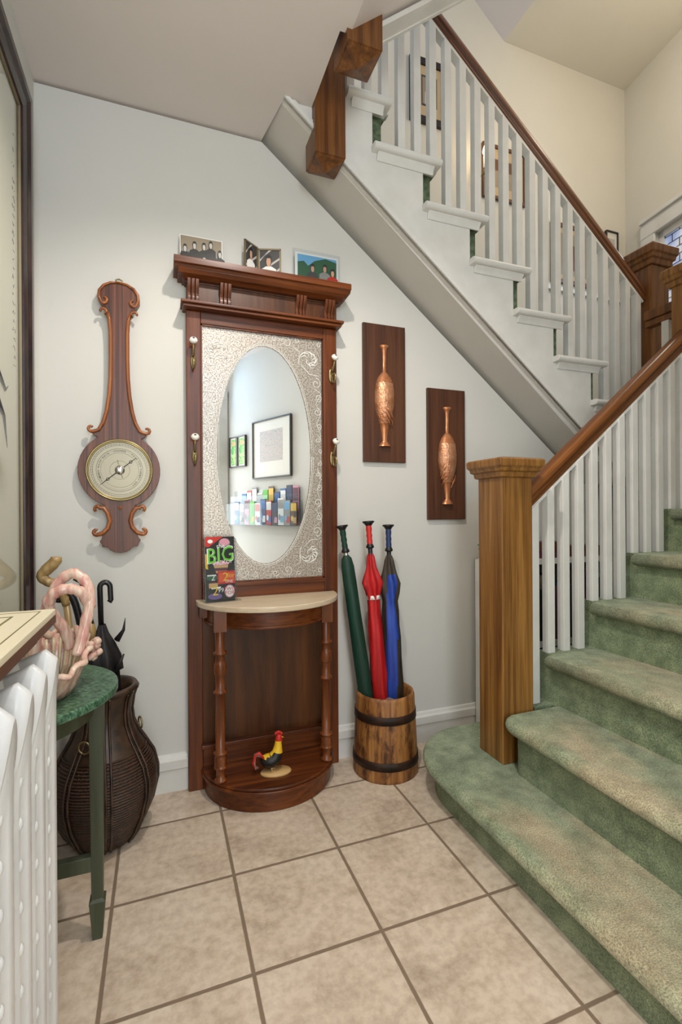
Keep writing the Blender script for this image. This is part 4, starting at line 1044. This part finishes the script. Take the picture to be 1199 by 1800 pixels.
# ---- dark basket vase
vs_ = thing('umbrella_vase', (-.19, 1.90, 0), 'tall dark ribbed woven vase holding canes and a black umbrella', 'vase')
VX, VY = -.190, 1.895
vp_ = [(.001, .006), (.085, .006), (.100, .010), (.125, .045), (.155, .11), (.172, .18), (.172, .225), (.160, .275), (.132, .325), (.108, .365), (.090, .41), (.086, .45), (.092, .495), (.099, .515), (.104, .522)]
MB().lathe(vp_[:9], (VX, VY, 0), 48).build('woven_body', 'woven_cane', vs_)
MB().lathe(vp_[8:]+[(.112, .530), (.104, .542), (.092, .540), (.084, .528), (.079, .50), (.074, .44), (.082, .38), (.12, .30)], (VX, VY, 0), 48).build('neck', 'dark_basket', vs_)
mb = MB()
for i in range(8):
    a = 2*PI*i/8+.15
    for da in (-.07, .07):
        mb.tube([(VX+(r_+.003)*math.cos(a+da*(.12/max(r_, .1))), VY+(r_+.003)*math.sin(a+da*(.12/max(r_, .1))), z_) for r_, z_ in vp_[2:]], .0045, 6)
mb.lathe([(.134, .318), (.137, .322), (.134, .328)], (VX, VY, 0), 48)
mb.build('rib_straps', 'dark_basket', vs_)
mb = MB()
for a in (-.1-PI/2-.35, PI/2+.2, .35):
    c_ = Vector((VX+.112*math.cos(a), VY+.112*math.sin(a), .375)); t1 = Vector((-math.sin(a), math.cos(a), 0))
    mb.tube([c_+t1*.020*math.cos(2*PI*k/16)+Vector((0, 0, 1))*.020*math.sin(2*PI*k/16)+Vector((math.cos(a), math.sin(a), 0))*.008 for k in range(16)], .0035, 6, closed=True)
mb.build('ring_handle', 'brass', vs_)
# canes and umbrellas standing in the vase
def stick(name, label, cat, base_, parts_):
    t_ = thing(name, base_, label, cat)
    for nm, mb_, mt in parts_: mb_.build(nm, mt, t_)
    return t_
def crook(top, d_, r_, up=1., n_=9):
    """hook starting at top, bending in horizontal direction d_"""
    T_ = Vector(top); d_ = Vector(d_); c_ = T_+d_*r_
    return [c_-d_*r_*math.cos(PI*k/n_)+Vector((0, 0, 1))*r_*1.1*math.sin(PI*k/n_) for k in range(n_+1)]
U1b = Vector((-.165, 1.88, .02)); U1t = Vector((-.206, 1.905, .885)); 
hkp = [U1t-Vector((-.0035, .002, .13))] + crook(U1t, (.97, .05, 0), .017) + [U1t+Vector((.035, 0, -.045)), U1t+Vector((.030, 0, -.052))]
cn = [(.05, .012), (.30, .034), (.48, .042), (.60, .046), (.655, .044), (.66, .056), (.72, .054), (.77, .040), (.81, .022), (.85, .012)]
def along(b_, t_, prof, seg=28, tw=.12, fl=6):
    mb_ = MB().lathe([(r_, (t_-b_).length*u) for u, r_ in prof], (0, 0, 0), seg, wob=lambda a, k, z: 1+tw*math.sin(fl*a+z*14)+.05*math.sin(2*a))
    q_ = Vector((0, 0, 1)).rotation_difference((t_-b_).normalized()); mb_.v = [tuple(b_+q_ @ Vector(p_)) for p_ in mb_.v]; return mb_
ribs = MB()
ribs.tube([(-.150, 1.88, .70), (-.128, 1.875, .735), (-.122, 1.872, .778)], [.012, .006, .001], 6); ribs.tube([(-.150, 1.86, .60), (-.126, 1.855, .655)], [.012, .003], 6)
stick('umbrella', 'black umbrella with curved black handle standing in the dark vase', 'umbrella', tuple(U1b), [
    ('handle', MB().tube(hkp, .0095, 10), 'black_plastic'), ('collar', along(U1b, U1t, [(.80, .0105), (.845, .0105)], 12, 0), 'chrome'),
    ('canopy', along(U1b, U1t, cn), 'cloth_black'), ('rib_tip', ribs, 'cloth_black')])
U2b = Vector((-.20, 1.90, .02)); U2t = Vector((-.232, 1.90, .80))
stick('umbrella', 'black umbrella with amber wood handle between the pink basket and black handled umbrella', 'umbrella', tuple(U2b), [
    ('handle', MB().tube([(-.2285, 1.90, .70), (-.236, 1.90, .755), (-.244, 1.90, .80), (-.250, 1.90, .865), (-.262, 1.90, .91), (-.285, 1.90, .925)], [.011, .014, .011, .010, .010, .009], 10), 'dark_cane'),
    ('grip_band', MB().tube([(-.2285, 1.8995, .70), (-.233, 1.8995, .735), (-.238, 1.8995, .765)], [.0125, .0165, .013], 10), 'cane_wood'),
    ('canopy', along(U2b, U2t, [(.05, .010), (.4, .028), (.7, .030), (.85, .014)]), 'cloth_black')])
C1b = Vector((-.215, 1.91, .02))
stick('walking_cane', 'light wooden cane with knobbed horn shaped handle in the dark vase', 'cane', tuple(C1b), [
    ('shaft', MB().tube([C1b, (-.285, 1.91, .60), (-.315, 1.91, .86)], [.009, .010, .011], 10), 'cane_wood'),
    ('handle', MB().tube(smooth_path([(-.312, 1.91, .83), (-.325, 1.91, .875), (-.345, 1.91, .905), (-.368, 1.91, .915), (-.385, 1.91, .935), (-.372, 1.91, .955), (-.352, 1.91, .975), (-.340, 1.91, .993), (-.338, 1.91, 1.0)], 4),
                         [.013+.0*i for i in range(8)]+[.016]*6+[.018]*6+[.020]*5+[.019]*4+[.015, .014, .013, .009], 12), 'cane_wood')])
C2b = Vector((-.175, 1.93, .02))
stick('walking_cane', 'dark cane with black crook handle seen through the pink looped handle', 'cane', tuple(C2b), [
    ('shaft', MB().tube([C2b, (-.262, 1.925, .70)], .009, 10), 'dark_cane'),
    ('handle', MB().tube(smooth_path([(-.262, 1.925, .70), (-.275, 1.925, .78), (-.288, 1.925, .835), (-.305, 1.925, .870), (-.330, 1.925, .872), (-.340, 1.925, .84)], 4), .0125, 10), 'black_plastic')])

# ================================================================== BOOKCASE BEHIND THE STAIRS
bcs = thing('bookcase', (1.80, 2.02, 0), 'low white bookcase behind the newel post, seen between the balusters', 'bookcase')
for x in (1.520, 2.30): MB().box(x, x+.017, 1.95, 2.098, 0, .90).build('side_panel', 'white_trim', bcs)
for z_ in (.875, .45, .02): MB().box(1.537, 2.30, 1.95, 2.098, z_, z_+.028).build('shelf', 'white_trim', bcs)
MB().box(1.52, 2.30, 2.098, 2.101, 0, .90).build('back_panel', 'dgrey', bcs)
cols = ['plum', 'dgreen', 'brown', 'black', 'navy', 'sepia', 'brown', 'grey', 'black']
cnam = dict(plum='plum', dgreen='dark green', brown='brown', black='black', navy='navy', sepia='tan', red='red', grey='grey', teal='teal')
random.seed(11)
for row, z_ in (('upper', .478), ('lower', .048)):
    x = 1.54; idx = 0
    while x < 2.27:
        tw_ = random.uniform(.022, .045); hh = random.uniform(.24, .36); c_ = random.choice(cols)
        o_ = MB().box(x, x+tw_, 1.965, 2.09, z_, z_+hh).build('book', c_)
        tag(o_, 'upright %s book on the %s shelf of the white bookcase' % (cnam[c_], row), 'book', '%s books on the %s shelf' % (cnam[c_], row))
        x += tw_+.002; idx += 1
for i, (x0, x1, z0, z1, c_, lb) in enumerate(((1.56, 1.78, .903, .935, 'sepia', 'tan book lying flat on the bookcase top, bottom of its stack'), (1.57, 1.76, .935, .965, 'lgrey', 'pale book lying on the tan book on the bookcase'), (1.56, 1.75, .965, .992, 'black', 'black book lying topmost of the stack on the bookcase'),
                                              (1.82, 2.02, .903, .945, 'plum', 'plum book lying flat beside the stack on the bookcase'), (1.84, 2.0, .945, .985, 'brown', 'brown book lying on the plum book on the bookcase'), (2.06, 2.24, .903, .96, 'brown', 'thick brown book lying at the right end of the bookcase top'))):
    tag(MB().box(x0, x1, 1.965, 2.08, z0, z1).build('book', c_), lb, 'book', 'books lying on the bookcase')
fl = thing('flower_ornament', (1.527, 2.02, .903), 'small red ornamental flower with green leaves peeking left of the newel post', 'ornament')
MB().lathe([(.001, 0), (.012, 0), (.012, .03), (.016, .035), (.001, .036)], (1.524, 2.02, .903), 10).build('pot', 'photo_white', fl)
m_ = MB()
for i in range(8): m_.sphere((1.513+.014*math.cos(i*.8), 2.02+.012*math.sin(i*.8), .958), .010, .010, .012, 8, 6)
m_.build('petals', 'plum', fl)
m_ = MB()
for i in range(5): m_.sphere((1.506+.016*math.cos(i*1.3), 2.02+.01*math.sin(i*1.3), .980), .010, .006, .005, 8, 6)
m_.build('leaves', 'green2', fl)

# ================================================================== PICTURES IN THE STAIRWELL
def framed(x0, x1, z0, z1, fw, mats_, shapes, label, fm='picture_black', mat='paper', y=2.9):
    t_ = thing('framed_picture', ((x0+x1)/2, y-.02, z0), label, 'picture', 'pictures on the stairwell wall')
    MB().box(x0, x0+fw, y-.025, y-.001, z0, z1).box(x1-fw, x1, y-.025, y-.001, z0, z1).box(x0+fw, x1-fw, y-.025, y-.001, z0, z0+fw).box(x0+fw, x1-fw, y-.025, y-.001, z1-fw, z1).build('frame', fm, t_, bevel=.002)
    mb_ = MB().box(x0+fw, x1-fw, y-.012, y-.002, z0+fw, z1-fw); tmp = MB(); picture_shapes(tmp, x1-x0-2*fw, z1-z0-2*fw, shapes)
    o_ = len(mb_.v); mb_.v += [(a+x0+fw, b_+y-.0122, c+z0+fw) for a, b_, c in tmp.v]; mb_.f += [tuple(i+o_ for i in q__) for q__ in tmp.f]; mb_.m += tmp.m; mb_.s += tmp.s
    mb_.build('print', mats_, t_); return t_
framed(1.590, 1.885, 3.80, 4.24, .045, ['mount_board', 'dgrey', 'lgrey', 'black', 'sepia'],
       [(1, 'r', .22, .22, .82, .82), (4, 'r', .26, .26, .78, .78)] + person_shapes(.5, .72, .16, 2, 3, 2, .26, .2), 'black framed portrait high on the stairwell wall')
framed(2.175, 2.560, 3.41, 3.80, .022, ['mount_board', 'sepia', 'lgrey', 'brown'],
       [(1, 'r', .22, .2, .8, .8), (3, 'r', .24, .55, .78, .78), (2, 'e', .5, .4, .12, .16)], 'dark framed sepia print beside the lit sconce', 'brown')
framed(2.80, 3.24, 2.90, 3.36, .03, ['mount_board', 'sepia', 'brown', 'dgrey'],
       [(1, 'r', .15, .1, .85, .9), (2, 'e', .5, .45, .25, .25)], 'large brown framed picture low behind the upper balusters', 'brown')
framed(3.36, 3.49, 3.14, 3.40, .008, ['paper', 'lgrey'], [(1, 'r', .2, .2, .8, .8)], 'small thin framed picture just left of the landing window')
struct('trim_2', mbx(2.75, 3.585, 2.872, 2.9, 2.835, 2.862), 'white_trim')
sn = thing('candle_sconce', (2.128, 2.86, 3.54), 'lit candle sconce on the stairwell wall', 'sconce')
MB().lathe([(.001, 0), (.02, .002), (.006, .02), (.006, .03)], (2.128, 2.80, 3.505), 12).tube([(2.128, 2.895, 3.53), (2.128, 2.85, 3.51), (2.128, 2.80, 3.515)], .006, 8).build('bracket', 'brass', sn)
MB().lathe([(.010, 0), (.010, .085), (.001, .086)], (2.128, 2.80, 3.54), 12).build('candle', 'porcelain', sn)
MB().lathe([(.001, 0), (.012, .014), (.014, .028), (.008, .050), (.001, .068)], (2.128, 2.80, 3.63), 12).build('bulb', 'flame', sn)

# ================================================================== SEEN IN THE MIRROR: OBLIQUE WALL
# local frame on the oblique wall: u along the wall from the front door corner, n out into the hall
def OWp(u, z, o): p_ = B+d*u-nrm*o; return Vector((p_.x, p_.y, z))
ang = math.atan2(d.y, d.x)
def wall_thing(name, u, z, label, cat, group=None):
    P0 = OWp(u, z, 0); t_ = thing(name, tuple(P0), label, cat, group)
    WL[t_.name] = Vector((0, 0, 0)); t_.rotation_euler = (0, 0, ang+PI); return t_       # local -y points off the wall? fixed below
def wpart(mb_, nm, mats_, t_):
    o_ = mb_.build(nm, mats_, None, org=(0, 0, 0)); o_.parent = t_; o_.location = (0, 0, 0); return o_
def uo(x_, y_): q_ = Vector((x_, y_))-B; return q_.dot(d)
def wall_picture(u0, u1, z0, z1, fw, fm, mats_, shapes, label):
    t_ = wall_thing('framed_picture', (u0+u1)/2, z0, label, 'picture')
    w2 = (u1-u0)/2; h_ = z1-z0
    wpart(MB().box(-w2, -w2+fw, -.025, -.001, 0, h_).box(w2-fw, w2, -.025, -.001, 0, h_).box(-w2+fw, w2-fw, -.025, -.001, 0, fw).box(-w2+fw, w2-fw, -.025, -.001, h_-fw, h_), 'frame', fm, t_)
    mb_ = MB().box(-w2+fw, w2-fw, -.012, -.002, fw, h_-fw); tmp = MB(); picture_shapes(tmp, 2*w2-2*fw, h_-2*fw, shapes)
    o_ = len(mb_.v); mb_.v += [(a-w2+fw, b_-.0122, c+fw) for a, b_, c in tmp.v]; mb_.f += [tuple(i+o_ for i in q__) for q__ in tmp.f]; mb_.m += tmp.m; mb_.s += tmp.s
    wpart(mb_, 'print', mats_, t_); return t_
ua, ub = uo(.91, -.84), uo(1.163, -.236)
wall_picture(ua, ub, 1.492, 2.08, .012, 'dgrey', ['paper', 'art_print', 'lgrey'], [(1, 'r', .2, .27, .82, .82)], 'large pastel flower print in thin dark frame, reflected in the mirror')
uc, ud = uo(.726, -1.28), uo(.857, -.967)
um = (uc+ud)/2
for (u0_, u1_, w_) in ((uc+.01, um-.003, 'nearer the door'), (um+.003, ud, 'nearer the flower print')):
    wall_picture(u0_, u1_, 1.64, 1.975, .012, 'picture_black', ['paper', 'green_print', 'tan'], [(1, 'r', .12, .05, .88, .95), (2, 'e', .5, .80, .25, .1)], 'narrow green print in black frame, the one %s' % w_)
re0, re1 = uo(.76, -1.20), uo(1.222, -.094)
rk = wall_thing('brochure_rack', (re0+re1)/2, 1.02, 'clear wall rack full of colourful brochures, reflected in the mirror', 'rack')
wk = (re1-re0)/2
rkm = MB().box(-wk, wk, -.105, -.102, 0, .22).box(-wk, wk, -.105, -.002, 0, .004).box(-wk, wk, -.004, -.002, 0, .36).box(-wk, -wk+.003, -.105, -.002, 0, .24).box(wk-.003, wk, -.105, -.002, 0, .24).box(-wk, wk, -.055, -.053, 0, .30)
wpart(rkm, 'clear_tray', 'clear_plastic', rk)
bl = [('blue', 'photo_white', 'teal'), ('grey', 'photo_white', 'black'), ('pink', 'plum', 'grey'), ('lime', 'lime', 'yellow'), ('photo_white', 'orange', 'navy'), ('navy', 'blue', 'photo_white'), ('red', 'photo_white', 'blue'), ('dgrey', 'navy', 'pink'), ('photo_white', 'grey', 'lblue'), ('grey', 'lblue', 'red'), ('brown', 'yellow', 'tan'), ('blue', 'lblue', 'yellow')]
nm_ = dict(blue='blue', grey='grey', pink='pink', lime='lime green', photo_white='white', navy='navy', red='red', dgrey='charcoal', brown='brown')
used = {}
def brochure(u_, oo, z_, w_, h_, cs, label):
    t_ = wall_thing('brochure', u_, z_, label, 'brochure', 'brochures in the clear wall rack')
    mb_ = MB().box(-w_/2, w_/2, -oo-.006, -oo, 0, h_); tmp = MB()
    picture_shapes(tmp, w_, h_, [(0, 'r', .02, .01, .98, .99), (1, 'r', .05, .62, .95, .95), (2, 'r', .05, .10, .6, .35), (1, 'e', .7, .3, .2, .12)])
    o_ = len(mb_.v); mb_.v += [(a-w_/2, b_-oo-.0062, c) for a, b_, c in tmp.v]; mb_.f += [tuple(i+o_ for i in q__) for q__ in tmp.f]; mb_.m += tmp.m; mb_.s += tmp.s
    wpart(mb_, 'leaflet', list(cs), t_)
uu0 = re0+.06
posn = ['beside the door end', 'second from the door', 'third from the door', 'fourth from the door', 'fifth from the door', 'at the middle', 'just past the middle', 'fifth from the stair end', 'fourth from the stair end', 'third from the stair end', 'second from the stair end', 'at the stair end']
cur = re1-.055
for i in range(11):
    cs = bl[(10-i) % 12]; brochure(cur-i*.0995, .060, 1.026, .092, .215+.02*((i*7) % 3), cs, '%s brochure in front row of the clear rack, %s' % (nm_[cs[0]], posn[::-1][i]))
    if i < 10:
        cs = bl[(i*5+2) % 12]; brochure(cur-.03-i*.0995, .010, 1.026, .09, .32+.03*((i*5) % 3)+(.05 if i == 0 else 0), cs, '%s brochure in back row of the clear rack, %s' % (nm_[cs[0]], posn[::-1][i]))
# fittings: invented pendant for the added hall fill, then the downlight
cl = thing('fill_pendant', (.40, .30, 2.24), 'unseen pendant fitting added for the hall fill light, out of view overhead', 'lamp')
MB().lathe([(.001, 0), (.05, 0), (.055, -.015), (.001, -.02)], (.40, .30, 2.80), 24).tube([(.40, .30, 2.79), (.40, .30, 2.47)], .006, 8).build('stem', 'brass', cl)
MB().lathe([(.10, 2.46), (.06, 2.475), (.001, 2.48)], (.40, .30, 0), 24).build('fill_cap', 'brass', cl)
dn = thing('downlight', (.36, 1.12, 2.78), 'small recessed ceiling downlight above the hall stand', 'lamp')
MB().lathe([(.040, 2.799), (.055, 2.799), (.055, 2.792), (.040, 2.786)], (.36, 1.12, 0), 24).build('trim_ring', 'white_trim', dn)
